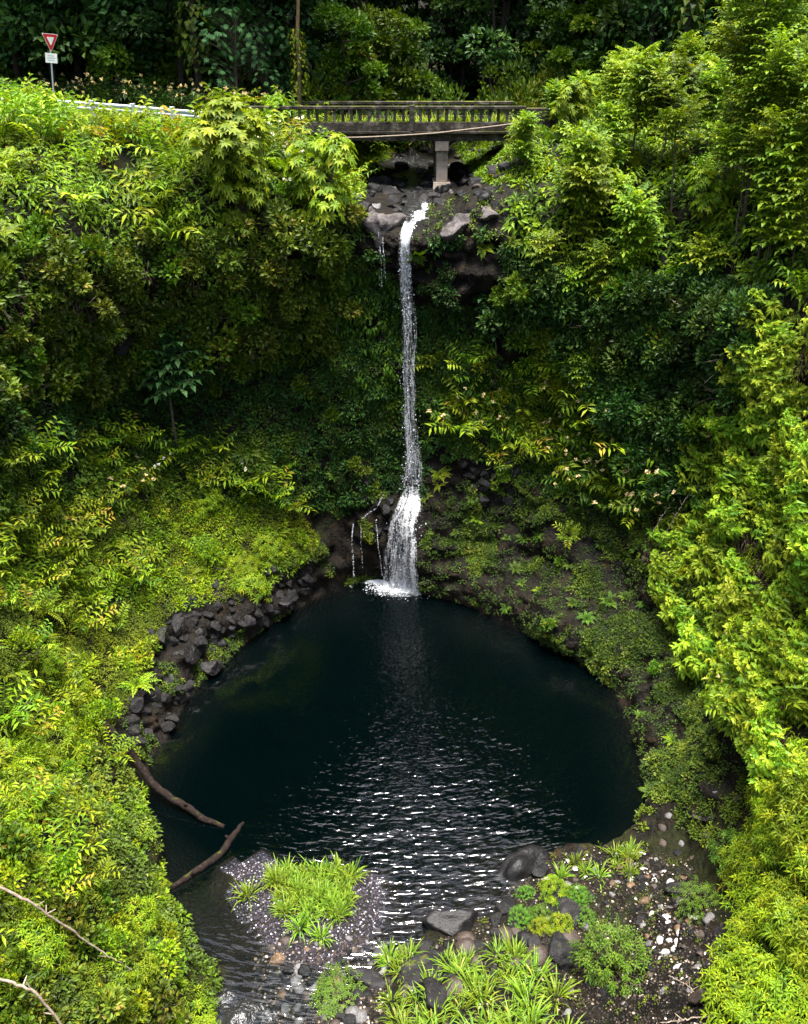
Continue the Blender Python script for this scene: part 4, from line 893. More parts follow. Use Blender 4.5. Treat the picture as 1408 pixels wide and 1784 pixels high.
# road
g = Geo(); V = []
for y0, y1, x0 in ((BY+.2, BY+5.0, -60),):
    xs = np.linspace(-60, 30, 90)
    for x in xs:
        yb = (BY+.15) - 2.6*sstep(-7, -22, x) - 3*sstep(-22, -60, x); z = zg+.02+.9*sstep(-7, -24, x)
        for u in np.linspace(0, 4.7, 4): V.append([x, yb+u, z])
g.add(V, [[i*4+j, (i+1)*4+j, (i+1)*4+j+1, i*4+j+1] for i in range(89) for j in range(3)]); tag(obj('road', g, M['asphalt']), kind='structure')
# guardrail
gr = thing('guardrail', 'galvanised steel guardrail along the road edge, half hidden by ferns', 'guardrail', (0, 0, 0))
rail = [at_y(*q) for q in ((-60, 168, 39.6), (105, 174.5, 40.6), (160, 178, 41.1), (232, 183.5, 41.9), (300, 189.5, 42.6), (345, 193, 43.0), (420, 196, 44.0))]
prof = [(0, .155), (.055, .12), (.055, .065), (0, .02), (0, -.02), (.055, -.065), (.055, -.12), (0, -.155)]
rl = np.array(rail); tt = np.linspace(0, len(rl)-1, 40); ri = np.clip(tt.astype(int), 0, len(rl)-2); rl = rl[ri]+(rl[ri+1]-rl[ri])*(tt-ri)[:, None]
g = Geo(); V = []
for p in rl:
    for a, b in prof: V.append([p[0], p[1]-a, p[2]-.155+b])
V = np.array(V); V2 = V+[0, .006, 0]; nq = len(prof)
fq = [[i*nq+j, (i+1)*nq+j, (i+1)*nq+j+1, i*nq+j+1] for i in range(39) for j in range(nq-1)]
g.add(V, fq); g.add(V2, [q[::-1] for q in fq]); obj('rail_beam', g, M['steel'], gr)
for q in ((40, 170, 40.1), (160, 177, 41.1), (231, 182.5, 41.9), (300, 188, 42.6), (380, 193, 43.5)):
    p = at_y(*q); g = Geo(); add_box(g, (p.x-.10, p.y-.075, p.z-1.1), (p.x+.10, p.y+.10, p.z+.05), bev=.01); obj('post', g, M['steel'], gr)
# yield sign
b = at_y(94, 168, 41.3); t = at_y(86, 59, 41.3)
ys = thing('yield_sign', 'red and white triangular yield sign on a leaning metal post beside the road', 'road sign', (b.x, b.y, b.z))
ys.rotation_euler = (0, math.atan2(t.x-b.x, t.z-b.z), 0); Hs = (t-b).length
g = Geo(); add_tube(g, [[0, 0, -.9], [0, 0, Hs-.1]], .032, 8); obj('post', g, M['steel'], ys)
def tri(g, s, y, cz, th=.004, cut=.10):
    h = s*.866; pts_ = []
    cor = [(-s/2, h/3+0), (s/2, h/3), (0, -2*h/3)]
    for i in range(3):
        p0, pa, pb = np.array(cor[i]), np.array(cor[i-1]), np.array(cor[(i+1) % 3])
        for f in np.linspace(0, 1, 4): pts_.append(p0+(pa-p0)*cut*(1-f)*.5+(pb-p0)*cut*f*.5)
    n = len(pts_); g.add([[p[0], y, cz+p[1]] for p in pts_]+[[p[0], y-th, cz+p[1]] for p in pts_], [[i, (i+1) % n, n+(i+1) % n, n+i] for i in range(n)])
    for o, rev in ((0, 1), (n, 0)):
        g.add([[p[0], y-(th if o else 0), cz+p[1]] for p in pts_], [list(range(n))[::-1] if rev else list(range(n))])
hz = .76*.866; cz = Hs-hz/3
for nm, s, y, mt in (('sign_border', .80, -.036, 'white'), ('sign_panel', .735, -.0425, 'red'), ('sign_centre', .37, -.048, 'white')):
    g = Geo(); tri(g, s, y, cz); o = obj(nm, g, M[mt], ys); o.rotation_euler = (0, 0, R(57))
g = Geo(); z1 = cz-2*hz/3-.05; add_box(g, (-.24, -.042, z1-.36), (.24, -.036, z1), bev=.0015); pl = obj('plate', g, M['white'], ys); pl.rotation_euler = (0, 0, R(36))
g = Geo()
for k, (a, c) in enumerate(((-.12, .10), (-.17, .17), (-.14, .13))): add_box(g, (a, -.0435, z1-.11-.085*k), (c, -.0425, z1-.085-.085*k))
obj('lettering', g, M['steel'], pl)

# ------------------------------------------------------------------ planting: regions outlined on the photo, then found on the ground
A_ = [(-200, 150), (50, 165), (70, 235), (360, 245), (420, 205), (520, 205), (640, 255), (615, 400), (430, 420), (250, 430), (-200, 430)]
B_ = [(-200, 425), (300, 425), (450, 415), (600, 395), (615, 470), (560, 620), (400, 650), (180, 670), (-200, 710)]
C_ = [(-200, 700), (180, 650), (400, 630), (590, 590), (690, 600), (690, 850), (600, 900), (500, 880), (400, 800), (-200, 800)]
D_ = [(-200, 780), (300, 770), (510, 760), (520, 890), (250, 880), (-200, 990)]
E_ = [(-200, 960), (250, 870), (510, 880), (570, 960), (430, 1040), (300, 1060), (240, 1200), (180, 1290), (-200, 1420)]
F_ = [(250, 1070), (400, 1000), (560, 950), (640, 900), (670, 1000), (590, 1025), (470, 1095), (330, 1215), (275, 1340), (205, 1300)]
G_ = [(-200, 1390), (180, 1290), (265, 1400), (275, 1500), (340, 1610), (380, 1680), (395, 1800), (395, 2000), (-200, 2000)]
H_ = [(560, 410), (660, 400), (700, 420), (860, 400), (910, 430), (860, 560), (830, 800), (740, 860), (690, 850), (600, 700)]
HL = [(570, 470), (700, 470), (695, 690), (620, 690), (560, 600)]
I_ = [(905, 290), (960, 240), (1020, 190), (1200, 150), (1620, 100), (1620, 560), (1250, 500), (1000, 500), (930, 480), (890, 380)]
J_ = [(900, 470), (1250, 490), (1320, 560), (1250, 860), (1180, 900), (1010, 660), (860, 560)]
K_ = [(745, 620), (1000, 640), (1170, 860), (1120, 930), (900, 830), (760, 760)]
L_ = [(735, 850), (900, 830), (1130, 920), (1260, 1010), (1330, 1310), (1220, 1400), (1120, 1380), (1095, 1260), (1040, 1170), (870, 1085), (735, 1040)]
M_ = [(1260, 700), (1330, 540), (1620, 480), (1620, 1420), (1370, 1350), (1260, 1220), (1170, 1080), (1120, 960), (1190, 890)]
N_ = [(880, 1540), (980, 1480), (1110, 1470), (1200, 1500), (1260, 1600), (1250, 1760), (1050, 1990), (700, 1990), (700, 1660), (860, 1600)]
O_ = [(1290, 1990), (1280, 1790), (1310, 1620), (1290, 1500), (1330, 1400), (1620, 1330), (1620, 1990)]
NR_ = [(1110, 1380), (1220, 1390), (1320, 1330), (1300, 1420), (1220, 1480), (1200, 1540), (1110, 1490)]
ST = [(612, 330), (640, 275), (700, 250), (905, 262), (890, 315), (860, 350), (755, 360), (640, 378)]
BEHIND = [(-300, 40), (520, 60), (520, 195), (330, 185), (-300, 160)]

gc = {k: Geo() for k in ('lime', 'olive', 'mid', 'dark', 'moss', 'mossd', 'dry', 'creeper', 'yellow')}
cover(gc['lime'], A_, 80, 0.297, 0.108, .45, 18, .8, tiny=False)
cover(gc['olive'], A_, 49, 0.216, 0.108, .36, 18, .6)
cover(gc['olive'], B_, 136, 0.203, 0.108, .4, 24, .9)
cover(gc['mid'], B_, 80, 0.216, 0.108, .4, 24, .8)
cover(gc['dry'], B_, 48, 0.220, 0.030, .3, 16, .3, tiny=False, droop=.9)
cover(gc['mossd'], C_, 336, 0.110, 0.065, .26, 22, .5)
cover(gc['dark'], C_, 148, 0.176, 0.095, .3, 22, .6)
cover(gc['mid'], C_, 37, 0.162, 0.088, .25, 16, .6)
cover(gc['mid'], D_, 223, 0.203, 0.081, .3, 22, .6)
cover(gc['moss'], D_, 240, 0.080, 0.045, .25, 24, .5)
cover(gc['moss'], E_, 920, 0.075, 0.042, .24, 28, .5)
cover(gc['lime'], E_, 161, 0.189, 0.061, .26, 20, .6, patch=2)
cover(gc['mossd'], F_, 336, 0.080, 0.045, .22, 22, .4, patch=1)
cover(gc['moss'], F_, 136, 0.085, 0.050, .2, 18, .4, patch=1)
cover(gc['olive'], G_, 204, 0.135, 0.074, .26, 20, .6, patch=2)
cover(gc['moss'], G_, 496, 0.070, 0.040, .24, 26, .45, patch=3)
cover(gc['lime'], G_, 80, 0.162, 0.068, .22, 18, .6, patch=4)
cover(gc['mossd'], H_, 304, 0.120, 0.070, .26, 22, .5, patch=1)
cover(gc['dark'], H_, 124, 0.189, 0.095, .3, 20, .5, patch=1)
cover(gc['creeper'], HL, 104, 0.210, 0.130, .35, 14, .5, tiny=False, droop=.7)
cover(gc['lime'], I_, 74, 0.324, 0.121, .45, 18, .8, tiny=False)
cover(gc['mid'], I_, 55, 0.243, 0.121, .4, 20, .7)
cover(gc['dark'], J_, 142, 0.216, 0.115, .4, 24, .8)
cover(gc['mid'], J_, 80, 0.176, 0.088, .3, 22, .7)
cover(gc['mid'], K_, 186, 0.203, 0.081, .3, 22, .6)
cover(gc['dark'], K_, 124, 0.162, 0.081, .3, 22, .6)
cover(gc['mossd'], L_, 420, 0.075, 0.042, .22, 24, .4, patch=1)
cover(gc['olive'], L_, 150, 0.115, 0.061, .2, 20, .5, patch=1)
cover(gc['moss'], L_, 120, 0.075, 0.040, .2, 20, .4, patch=1)
cover(gc['dry'], M_, 72, 0.240, 0.028, .32, 18, .4, tiny=False, droop=1.1)
cover(gc['yellow'], M_, 160, 0.170, 0.045, .3, 16, .6, tiny=False, droop=.9)
cover(gc['olive'], NR_, 124, 0.101, 0.054, .2, 20, .4, patch=1)
cover(gc['moss'], NR_, 128, 0.070, 0.040, .2, 20, .4, patch=1)
cover(gc['lime'], O_, 161, 0.176, 0.047, .26, 20, .6)
cover(gc['moss'], N_, 48, 0.060, 0.030, .16, 16, .4)
cover(gc['mid'], BEHIND, 55, 0.270, 0.108, .4, 18, .7)
cover(gc['mid'], [(520, 60), (1600, 0), (1600, 180), (1000, 190), (900, 230), (640, 240)], 37, 0.270, 0.121, .45, 18, .7)
cover(gc['lime'], [(600, 245), (720, 245), (640, 300), (612, 320)], 198, 0.189, 0.054, .25, 20, .7)
cover(gc['lime'], [(790, 248), (900, 250), (900, 330), (850, 320), (810, 290)], 186, 0.189, 0.068, .25, 20, .7)
cover(gc['olive'], [(740, 360), (880, 330), (900, 410), (740, 410)], 74, 0.121, 0.061, .2, 18, .5)
cover(gc['lime'], [(-100, 165), (60, 168), (370, 195), (430, 205), (420, 255), (60, 245), (-100, 240)], 210, .24, .08, .35, 16, .7, tiny=False)
cover(gc['mossd'], L_, 170, .08, .045, .22, 20, .4)
SN = {'lime': 'undergrowth', 'olive': 'undergrowth', 'mid': 'undergrowth', 'dark': 'undergrowth', 'moss': 'moss', 'mossd': 'moss', 'dry': 'dead_fern_thatch', 'creeper': 'creeper_leaves', 'yellow': 'undergrowth'}
SL = {'lime': 'bright lime green low growth matting the upper slopes', 'olive': 'olive small leaved scrub matting the banks and overhang', 'mid': 'mid green leafy growth filling between the larger plants',
      'dark': 'dark green leaf growth in the shaded hollow of the cliff', 'moss': 'yellow green moss and tiny leaves over the left bank', 'mossd': 'dark wet moss and tiny leaves covering the cliff wall',
      'dry': 'purplish brown dead fern thatch hanging under living ferns', 'creeper': 'broad green creeper leaves on the wall left of the waterfall', 'yellow': 'yellow green fern growth on the steep right bank'}
for k, g in gc.items():
    if g.V: tag(obj(SN[k], g, M['mid' if k == 'creeper' else k]), SL[k], 'ground cover', kind='stuff')

# --- masses of single plants
nA = fill(['ginger', 'ginger', 'gingery', 'fern'], A_, 105, .72, (.95, 1.5), 'leafy lime green ginger or fern in the thicket below the guardrail', 'plant', 'lime green plants below the guardrail', .35)
fill(['ginger', 'fern', 'ferny'], [(-100, 165), (60, 170), (90, 225), (350, 238), (400, 210), (520, 215), (520, 260), (-100, 260)], 40, .6, (.7, .95), 'lime green plant on the brow just under the guardrail', 'plant', 'plants on the brow under the guardrail', .2)
fill(['shrubl', 'shrubl', 'shrubm'], B_, 85, .75, (.8, 1.35), 'small leaved olive shrub hanging from the overhang of the left cliff', 'shrub', 'shrubs on the left overhang', .6)
fill(['fernd', 'shrubm'], C_, 22, 1.1, (.5, .8), 'dark green plant clinging to the shaded left cliff wall', 'plant', 'plants on the shaded left wall', .6)
fill(['gingerw', 'ginger', 'ginger', 'fernd', 'ginger'], D_, 34, .9, (.75, 1.1), 'ginger with drooping leaf rows at the foot of the left cliff wall', 'ginger', 'ginger plants at the foot of the left wall', .3)
fill(['ginger', 'fern', 'ginger', 'gingery'], [(-200, 960), (160, 900), (240, 960), (230, 1090), (150, 1120), (-200, 1300)], 30, .8, (.6, .95), 'bright lime ginger or fern on the sunny left slope', 'plant', 'plants on the sunny left slope', .35)
fill(['shruby', 'fern', 'tuft'], [(-200, 1150), (140, 1140), (180, 1280), (100, 1400), (-200, 1500)], 26, .7, (.4, .75), 'low bright green plant on the mossy left bank', 'plant', 'low plants on the left bank', .4)
fill(['ginger', 'tuft', 'shruby'], [(-200, 1380), (120, 1400), (190, 1560), (150, 1600), (-200, 1560)], 16, .6, (.5, .85), 'lime fan leaved plant at the left edge of the bank', 'plant', 'lime plants at the left edge', .3)
fill(['shrubl', 'shruby', 'shrubm'], [(-200, 1480), (110, 1440), (220, 1600), (240, 1720), (330, 1800), (200, 1990), (-200, 1990)], 44, .5, (.5, .9), 'twiggy small leaved shrub at the foot of the left bank', 'shrub', 'shrubs at the foot of the left bank', .3)
fill(['pin', 'whorl', 'ginger', 'pin', 'piny', 'shruby', 'gingery'], I_, 120, .8, (.6, 1.05), 'lime green sapling in the thicket right of the bridge', 'sapling', 'saplings in the thicket right of the bridge', .15)
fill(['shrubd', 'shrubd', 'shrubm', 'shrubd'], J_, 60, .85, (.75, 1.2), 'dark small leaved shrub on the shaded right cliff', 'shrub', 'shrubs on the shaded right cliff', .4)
fill(['gingerc', 'gingerc', 'ginger'], [(980, 690), (1080, 700), (1180, 860), (1120, 920), (960, 840)], 30, .7, (.9, 1.25), 'ginger with cream flower heads on the right cliff ledge', 'ginger', 'cream flowered ginger on the right ledge', .35)
fill(['gingerc', 'ginger', 'shruby', 'gingery'], [(740, 640), (990, 650), (980, 800), (900, 830), (780, 740)], 34, .7, (.75, 1.15), 'ginger on the ledge right of the waterfall', 'ginger', 'ginger right of the waterfall', .35)
fill(['uluhe'], M_, 165, .5, (.9, 1.5), 'yellow green drooping forked fern on the steep right bank', 'fern', 'drooping ferns on the right bank', .55, None)
fill(['ginger', 'gingerc', 'fernd'], [(1140, 990), (1260, 1000), (1330, 1150), (1290, 1250), (1210, 1120)], 12, .8, (.55, .8), 'lime ginger below the drooping ferns of the right bank', 'ginger', 'ginger below the drooping ferns', .5)
fill(['ginger', 'shruby', 'fern', 'tuft'], E_, 52, .75, (.6, 1.05), 'scattered lime plant on the mossy slope above the rock band', 'plant', 'plants on the mossy slope', .4)
fill(['tuft'], O_, 50, .7, (.7, 1.05), 'bright yellow green bush of narrow leaves at the lower right', 'bush', 'narrow leaved bushes at the lower right', .3)
fill(['fernd', 'shrubm', 'fernd', 'fern'], L_, 60, .6, (.3, .6), 'small fern on the dark mossy rock right of the pool', 'fern', 'small ferns on the right rock', .5)
fill(['fernd', 'fern'], H_, 20, .9, (.35, .7), 'small fern on the wet wall beside the waterfall', 'fern', 'ferns on the wet wall', .7)

fill(['airy'], [(1120, 330), (1450, 240), (1450, 520), (1200, 470)], 11, 1.3, (.7, 1.0), 'slender bare stemmed sapling on the right bank', 'sapling', 'slender saplings on the right bank', 0)
fill(['tuft', 'ginger', 'fern', 'shruby'], G_, 34, .8, (.4, .8), 'leafy plant on the left bank', 'plant', 'plants on the lower left bank', .35)
fill(['pin', 'shruby', 'ginger', 'gingery'], [(870, 650), (1070, 640), (1090, 780), (900, 770)], 16, .8, (.55, .85), 'lime plant on the right ledge', 'plant', 'lime plants on the right ledge', .2)
fill(['pin', 'shruby', 'tuft'], [(930, 470), (1200, 500), (1160, 620), (970, 600)], 13, .9, (.55, .85), 'lime plant among the dark shrubs', 'plant', 'lime plants among the dark shrubs', .2)
fill(['shruby', 'fern'], [(915, 235), (1000, 225), (1000, 270), (920, 285)], 9, .5, (.4, .6), 'lime plant at the bridge abutment', 'plant', 'lime plants at the bridge abutment', 0)
# --- single plants that stand out
def PL(kind, px, py, s, label, cat='plant', group=None, **k): return put(kind, px, py, s, label, cat, group, **k)
PL('whorl', 392, 345, (1.25, 1.25, 1.0), 'rounded lime tree with drooping leaf clusters directly below the guardrail end', 'tree', var=0, tilt=0)
PL('whorl', 575, 425, (1.05, 1.05, 1.2), 'tall lime tree with drooping leaf clusters against the left end of the bridge', 'tree', var=1, tilt=0)
fill(['shruby', 'whorl', 'gingerw'], [(425, 215), (500, 205), (530, 215), (535, 260), (430, 260)], 8, .7, (.45, .65), 'lime bush hiding the left end of the bridge', 'plant', 'bushes hiding the left end of the bridge', 0)
PL('whorl', 425, 400, .85, 'small lime tree with drooping leaves below the rounded tree', 'tree', var=2, tilt=0)
for i, (x, y, s) in enumerate(((470, 285, 1.1), (505, 250, 1.15), (520, 300, 1.0), (490, 345, 1.0), (545, 255, .9))):
    SHARED.append((PL('gingerw', x, y, s, 'dark green ginger with white flowers between the two lime trees', 'ginger', 'white flowered ginger between the lime trees', tilt=.3), NOUNK['gingerw']))
PL('ferny', 65, 178, 1.25, 'yellow green feathery sapling rising beside the yield sign', 'fern', tilt=0)
fill(['ferny', 'ginger', 'gingery'], [(-120, 150), (85, 155), (95, 225), (-120, 225)], 30, .42, (1.0, 1.4), 'yellow green fern hiding the near end of the guardrail', 'fern', 'ferns hiding the guardrail end', 0)
PL('pinb', 306, 790, (1.7, 1.7, 1.95), 'blue green sapling with a bare thin trunk against the left cliff', 'sapling', var=0, tilt=0)
PL('pinb', 862, 655, 1.25, 'blue green sapling on the ledge just right of the waterfall', 'sapling', var=1, tilt=0)
PL('ginger', 440, 850, 1.15, 'bright lime ginger with fanned leaves, largest at the foot of the left wall', 'ginger', tilt=.3)
PL('gingerc', 230, 855, 1.05, 'ginger with cream flowers at the foot of the left wall', 'ginger', tilt=.3)
PL('ginger', 350, 972, .75, 'lone star shaped lime plant on the mossy left slope', 'plant', tilt=.4)
PL('gingery', 205, 1090, .6, 'small plant with yellow leaves above the dark rocks of the left bank', 'plant', tilt=.4)
PL('ginger', 990, 935, .55, 'small lime fern on the dark rock right of the waterfall foot', 'fern', tilt=.4)
PL('pin', 1100, 290, 1.15, 'tall sapling with tiered feather leaves right of the bridge', 'sapling', var=0, tilt=0)
PL('pinm', 1150, 300, 1.1, 'darker green sapling beside the tall tiered sapling', 'sapling', var=0, tilt=0)
PL('pin', 1060, 320, .7, 'shorter lime sapling at the right bridge abutment', 'sapling', var=1, tilt=0)
PL('piny', 1205, 540, .95, 'sapling with golden yellow feather leaves on the right bank', 'sapling', tilt=0)
PL('ferny', 1335, 625, 1.2, 'large arching tree fern at the right edge', 'tree fern', tilt=.2)
PL('pin', 985, 690, .6, 'small umbrella shaped lime sapling above the cream flowered ginger', 'sapling', var=2, tilt=0)
PL('pin', 1330, 480, 1.0, 'lime sapling at the right edge above the drooping ferns', 'sapling', var=1, tilt=0)
parts, _ = pinnate_tree(31, h=9.5, nl=95, LL=1.0, leafL=.26, leafW=.12, npair=6, crown=.78, nbr=20, thick=.007)
PR['tall'] = [Proto('slender_tree', setmat(parts, 'yellow'))]
PL('tall', 1290, 425, 1.0, 'tall slender lime green tree at the upper right rising out of frame', 'tree', tilt=0)
PL('lacy', 1070, 1690, (1.25, 1.25, 1.45), 'dense bright green feathery bush on the stony beach', 'bush', var=0, tilt=.1)
PL('lacy', 590, 1735, (.9, .9, .4), 'low spreading feathery plant among wet stones by the outflow', 'plant', var=1, tilt=0)
PL('lacy', 1290, 1500, 1.0, 'feathery lime bush at the upper edge of the stony beach', 'bush', var=1, tilt=.1)
PL('lacy', 1215, 1580, .75, 'low yellow green feathery bush beside the pale stones', 'bush', var=0, tilt=.1)

# --- grasses
ispts, _n = pick([(470, 1530), (520, 1512), (605, 1512), (618, 1545), (600, 1590), (550, 1612), (510, 1610), (485, 1565)], 40, .2, zmin=-.2)
for p in ispts: SHARED.append((PR['grass'][int(rng.integers(4))].place(Vector(p)-Vector((0, 0, .02)), (0, 0, float(rng.uniform(0, 6))), float(rng.uniform(.75, 1.15)), 'bright green grass clump growing on the gravel islet', 'grass clump', 'grass clumps on the gravel islet'), NOUNK['grass']))
PL('grass', 432, 1562, 1.1, 'dark tipped grass clump apart at the left end of the gravel islet', 'grass clump', tilt=0)
PL('grass', 560, 1635, .9, 'small grass clump at the near tip of the gravel islet', 'grass clump', tilt=0)
fill(['reed'], [(690, 1700), (780, 1680), (880, 1640), (990, 1720), (990, 1900), (640, 1900)], 40, .3, (.7, 1.2), 'arching bright green grass clump among the foreground boulders', 'grass clump', 'grass clumps among the foreground boulders', 0)
fill(['reed'], [(660, 1640), (720, 1640), (745, 1690), (670, 1700)], 5, .3, (.6, .8), 'grass clump at the water edge by the gravel islet', 'grass clump', 'grass clumps at the water edge', 0)
fill(['grass'], [(950, 1490), (1130, 1480), (1120, 1520), (960, 1545)], 9, .35, (.7, 1.0), 'grass clump along the pool edge of the stony beach', 'grass clump', 'grass clumps along the pool edge', 0)
fill(['tuft', 'lacy'], [(880, 1560), (1040, 1540), (1030, 1600), (900, 1640)], 9, .5, (.3, .5), 'low green weed between the beach boulders', 'weed', 'weeds between the beach boulders', 0)

# --- rocks
def RK(kind, px, py, s, label, spin=0, tilt=.1, **k): return put(kind, px, py, s, label, 'boulder', spin=spin, tilt=tilt, **k)
RK('rockwet', 900, 1525, (1.3, .75, .9), 'long slanting grey boulder at the water edge of the stony beach', .6, var=0, sink=-.05)
RK('rockwet', 940, 1515, (.55, .4, .42), 'dark boulder leaning on the long slanting one', 1.0, var=1)
RK('rockwet', 788, 1615, (.9, .65, .75), 'low grey boulder standing in the water nearest the beach', .1, var=2)
RK('rock', 992, 1597, (.75, .6, .6), 'rounded dark boulder behind the feathery bush', .3, var=1)
RK('rock', 972, 1650, (.65, .6, .65), 'brown grey boulder in front of the rounded dark one', 1.3, var=2)
RK('rock', 735, 1705, (1.0, .65, .6), 'broad dark boulder among the foreground grass', .5, var=3)
RK('rock', 755, 1750, (.75, .55, .6), 'dark boulder below the broad one in the grass', 2.0, var=4)
RK('rock', 640, 1705, (.85, .5, .5), 'grey angular boulder between the islet and the grass', -.3, var=0)
RK('cob', 1225, 1740, (.45, .32, .55), 'brown upright block of rock at the foot of the lime bushes', .4, var=2)
RK('rockwet', 1190, 1555, (.5, .45, .3), 'black rock in the middle of the stony beach', .2, var=3)
RK('rockwet', 1240, 1425, (.4, .3, .3), 'black rock on the mossy ground right of the pool', .2, var=4)
RK('rockp', 672, 392, (1.15, 1.0, 1.0), 'large pale boulder at the lip of the waterfall', .3, var=0, sink=.2)
RK('rockp', 798, 385, (1.3, 1.1, .8), 'purplish rock mass below the bridge pier', 1.2, var=1, sink=.35)
RK('rockp', 838, 372, (1.0, .9, .7), 'weathered rock mass right of the bridge pier', 2.2, var=0, sink=.35)
RK('rockwet', 632, 392, (.6, .5, .6), 'dark boulder left of the large pale one at the lip', .7, var=3, sink=.2)
RK('rock', 892, 292, (.9, .7, .6), 'dark boulder under the right end of the bridge', .7, var=3, dy=None)
RK('rock', 210, 590, (.9, .8, .9), 'bare dark rock face under the left overhang', .2, var=5, tilt=.5)
RK('peb_o', 1125, 1570, (.22, .17, .17), 'pale ochre boulder on the beach beside the feathery bush', .4)
RK('peb_o', 1100, 1543, (.18, .14, .13), 'orange brown stone just above the pale ochre boulder', .4)
fill(['cob', 'rockp'], ST, 40, .5, (.22, .5), 'grey dry boulder among the dark ones under the bridge', 'boulder', 'grey boulders in the streambed', .3)
fill(['rock', 'rockwet', 'rock'], ST, 95, .34, (.28, .62), 'dark boulder piled in the streambed under the bridge', 'boulder', 'boulders in the streambed', .3)
fill(['rock', 'rockwet', 'rock'], [(250, 1090), (400, 1010), (540, 960), (560, 1010), (470, 1075), (340, 1190), (285, 1310), (225, 1290)], 120, .27, (.18, .46), 'dark basalt boulder in the rock band along the left pool rim', 'boulder', 'boulders along the left pool rim', .5)
fill(['rock', 'rockwet'], [(800, 780), (920, 790), (930, 870), (830, 880)], 26, .38, (.2, .45), 'dark boulder in the rockfall on the ledge right of the waterfall', 'boulder', 'boulders right of the waterfall', .5)
fill(['rockwet'], [(600, 820), (700, 830), (700, 930), (620, 920)], 16, .4, (.2, .4), 'wet black boulder beside the waterfall foot', 'boulder', 'wet boulders beside the waterfall foot', .5)
fill(['peb_g', 'peb_d', 'peb_g', 'peb_b', 'peb_d', 'peb_g', 'peb_o'], [(480, 1640), (660, 1620), (680, 1680), (620, 1790), (500, 1790), (450, 1680)], 55, .19, (.10, .26), 'rounded river stone in the shallows by the gravel islet', 'stone', 'river stones by the islet', .1, zmin=-.5)
fill(['rockwet', 'rockwet', 'rock'], [(395, 1700), (520, 1680), (640, 1720), (640, 1850), (370, 1850)], 34, .26, (.14, .34), 'wet dark rock in the outflow riffle at the bottom of the photo', 'rock', 'rocks in the outflow riffle', .1, zmin=-.6)
fill(['peb_w', 'peb_g', 'peb_o', 'peb_g', 'peb_b', 'peb_d', 'peb_d', 'peb_w'], [(930, 1500), (1110, 1480), (1200, 1520), (1230, 1640), (1200, 1740), (1120, 1640), (1100, 1540), (960, 1560)], 185, .12, (.05, .16), 'small pale or dark rounded stone on the stony beach', 'stone', 'small stones on the beach', .1)
fill(['rock', 'peb_d', 'peb_b'], [(860, 1540), (980, 1560), (1000, 1700), (700, 1740), (690, 1660), (840, 1620)], 60, .24, (.14, .38), 'dark rock between the foreground boulders', 'rock', 'rocks between the foreground boulders', .1)
fill(['peb_d', 'peb_b', 'peb_g'], NR_+[(1250, 1280)], 22, .3, (.08, .22), 'dark loose stone on the bare ground right of the pool', 'stone', 'loose stones right of the pool', .2)

fill(['cob'], N_, 130, .2, (.09, .26), 'small angular rock on the stony beach', 'rock', 'angular rocks on the beach', .15)
fill(['cob'], [(450, 1640), (680, 1640), (680, 1800), (420, 1800)], 45, .2, (.08, .22), 'small angular rock by the outflow', 'rock', 'angular rocks by the outflow', .15, zmin=-.5)
# gravel (one heap nobody could count)
def gravel(poly, n, size, mat, label):
    pt, nn = pick(poly, n, zmin=-.3); V, F = I1; V = V*np.array([1, .85, .6]); g = Geo(); s = rng.uniform(*size, n); a = rng.uniform(0, 6.28, n)
    X = V[None]*s[:, None, None]*rng.uniform(.7, 1.2, (n, 1, 3)); c, t = np.cos(a)[:, None], np.sin(a)[:, None]
    X = np.stack([X[..., 0]*c-X[..., 1]*t, X[..., 0]*t+X[..., 1]*c, X[..., 2]], -1)+pt[:, None]
    g.add(X.reshape(-1, 3), (np.arange(n)[:, None, None]*len(V)+F[None]).reshape(-1, 3), np.repeat(rng.random(n), len(V)))
    tag(obj('gravel', g, mat), label, 'gravel', kind='stuff')
def gravel_mat(name, stops):
    m, nt, N, Lk = new_mat(name); at = N('ShaderNodeAttribute'); at.attribute_name = 'var'; p = N('ShaderNodeBsdfPrincipled'); p.inputs['Roughness'].default_value = .6; p.inputs['Specular IOR Level'].default_value = .15
    Lk(ramp(nt, at.outputs['Fac'], stops), p.inputs['Base Color']); out_of(nt, p.outputs[0]); return m
M['gravelp'] = gravel_mat('islet_gravel', [(0, (.012, .010, .014)), (.6, (.014, .011, .017)), (.86, (.045, .038, .052)), (.96, (.18, .17, .19)), (1, (.45, .45, .47))])
M['gravelb'] = gravel_mat('beach_gravel', [(0, (.012, .010, .009)), (.6, (.014, .011, .009)), (.86, (.05, .035, .024)), (.96, (.18, .14, .10)), (1, (.42, .40, .37))])
gravel([(390, 1505), (450, 1490), (640, 1495), (675, 1545), (668, 1610), (640, 1660), (560, 1690), (480, 1670), (440, 1620), (405, 1560)], 11000, (.014, .042), M['gravelp'], 'purplish grey and white gravel of the islet')
gravel(N_, 9000, (.015, .05), M['gravelb'], 'mixed brown and white gravel of the beach')
gravel([(450, 1640), (680, 1640), (680, 1800), (430, 1800)], 2500, (.02, .06), M['gravelb'], 'mixed gravel in the shallows by the outflow')

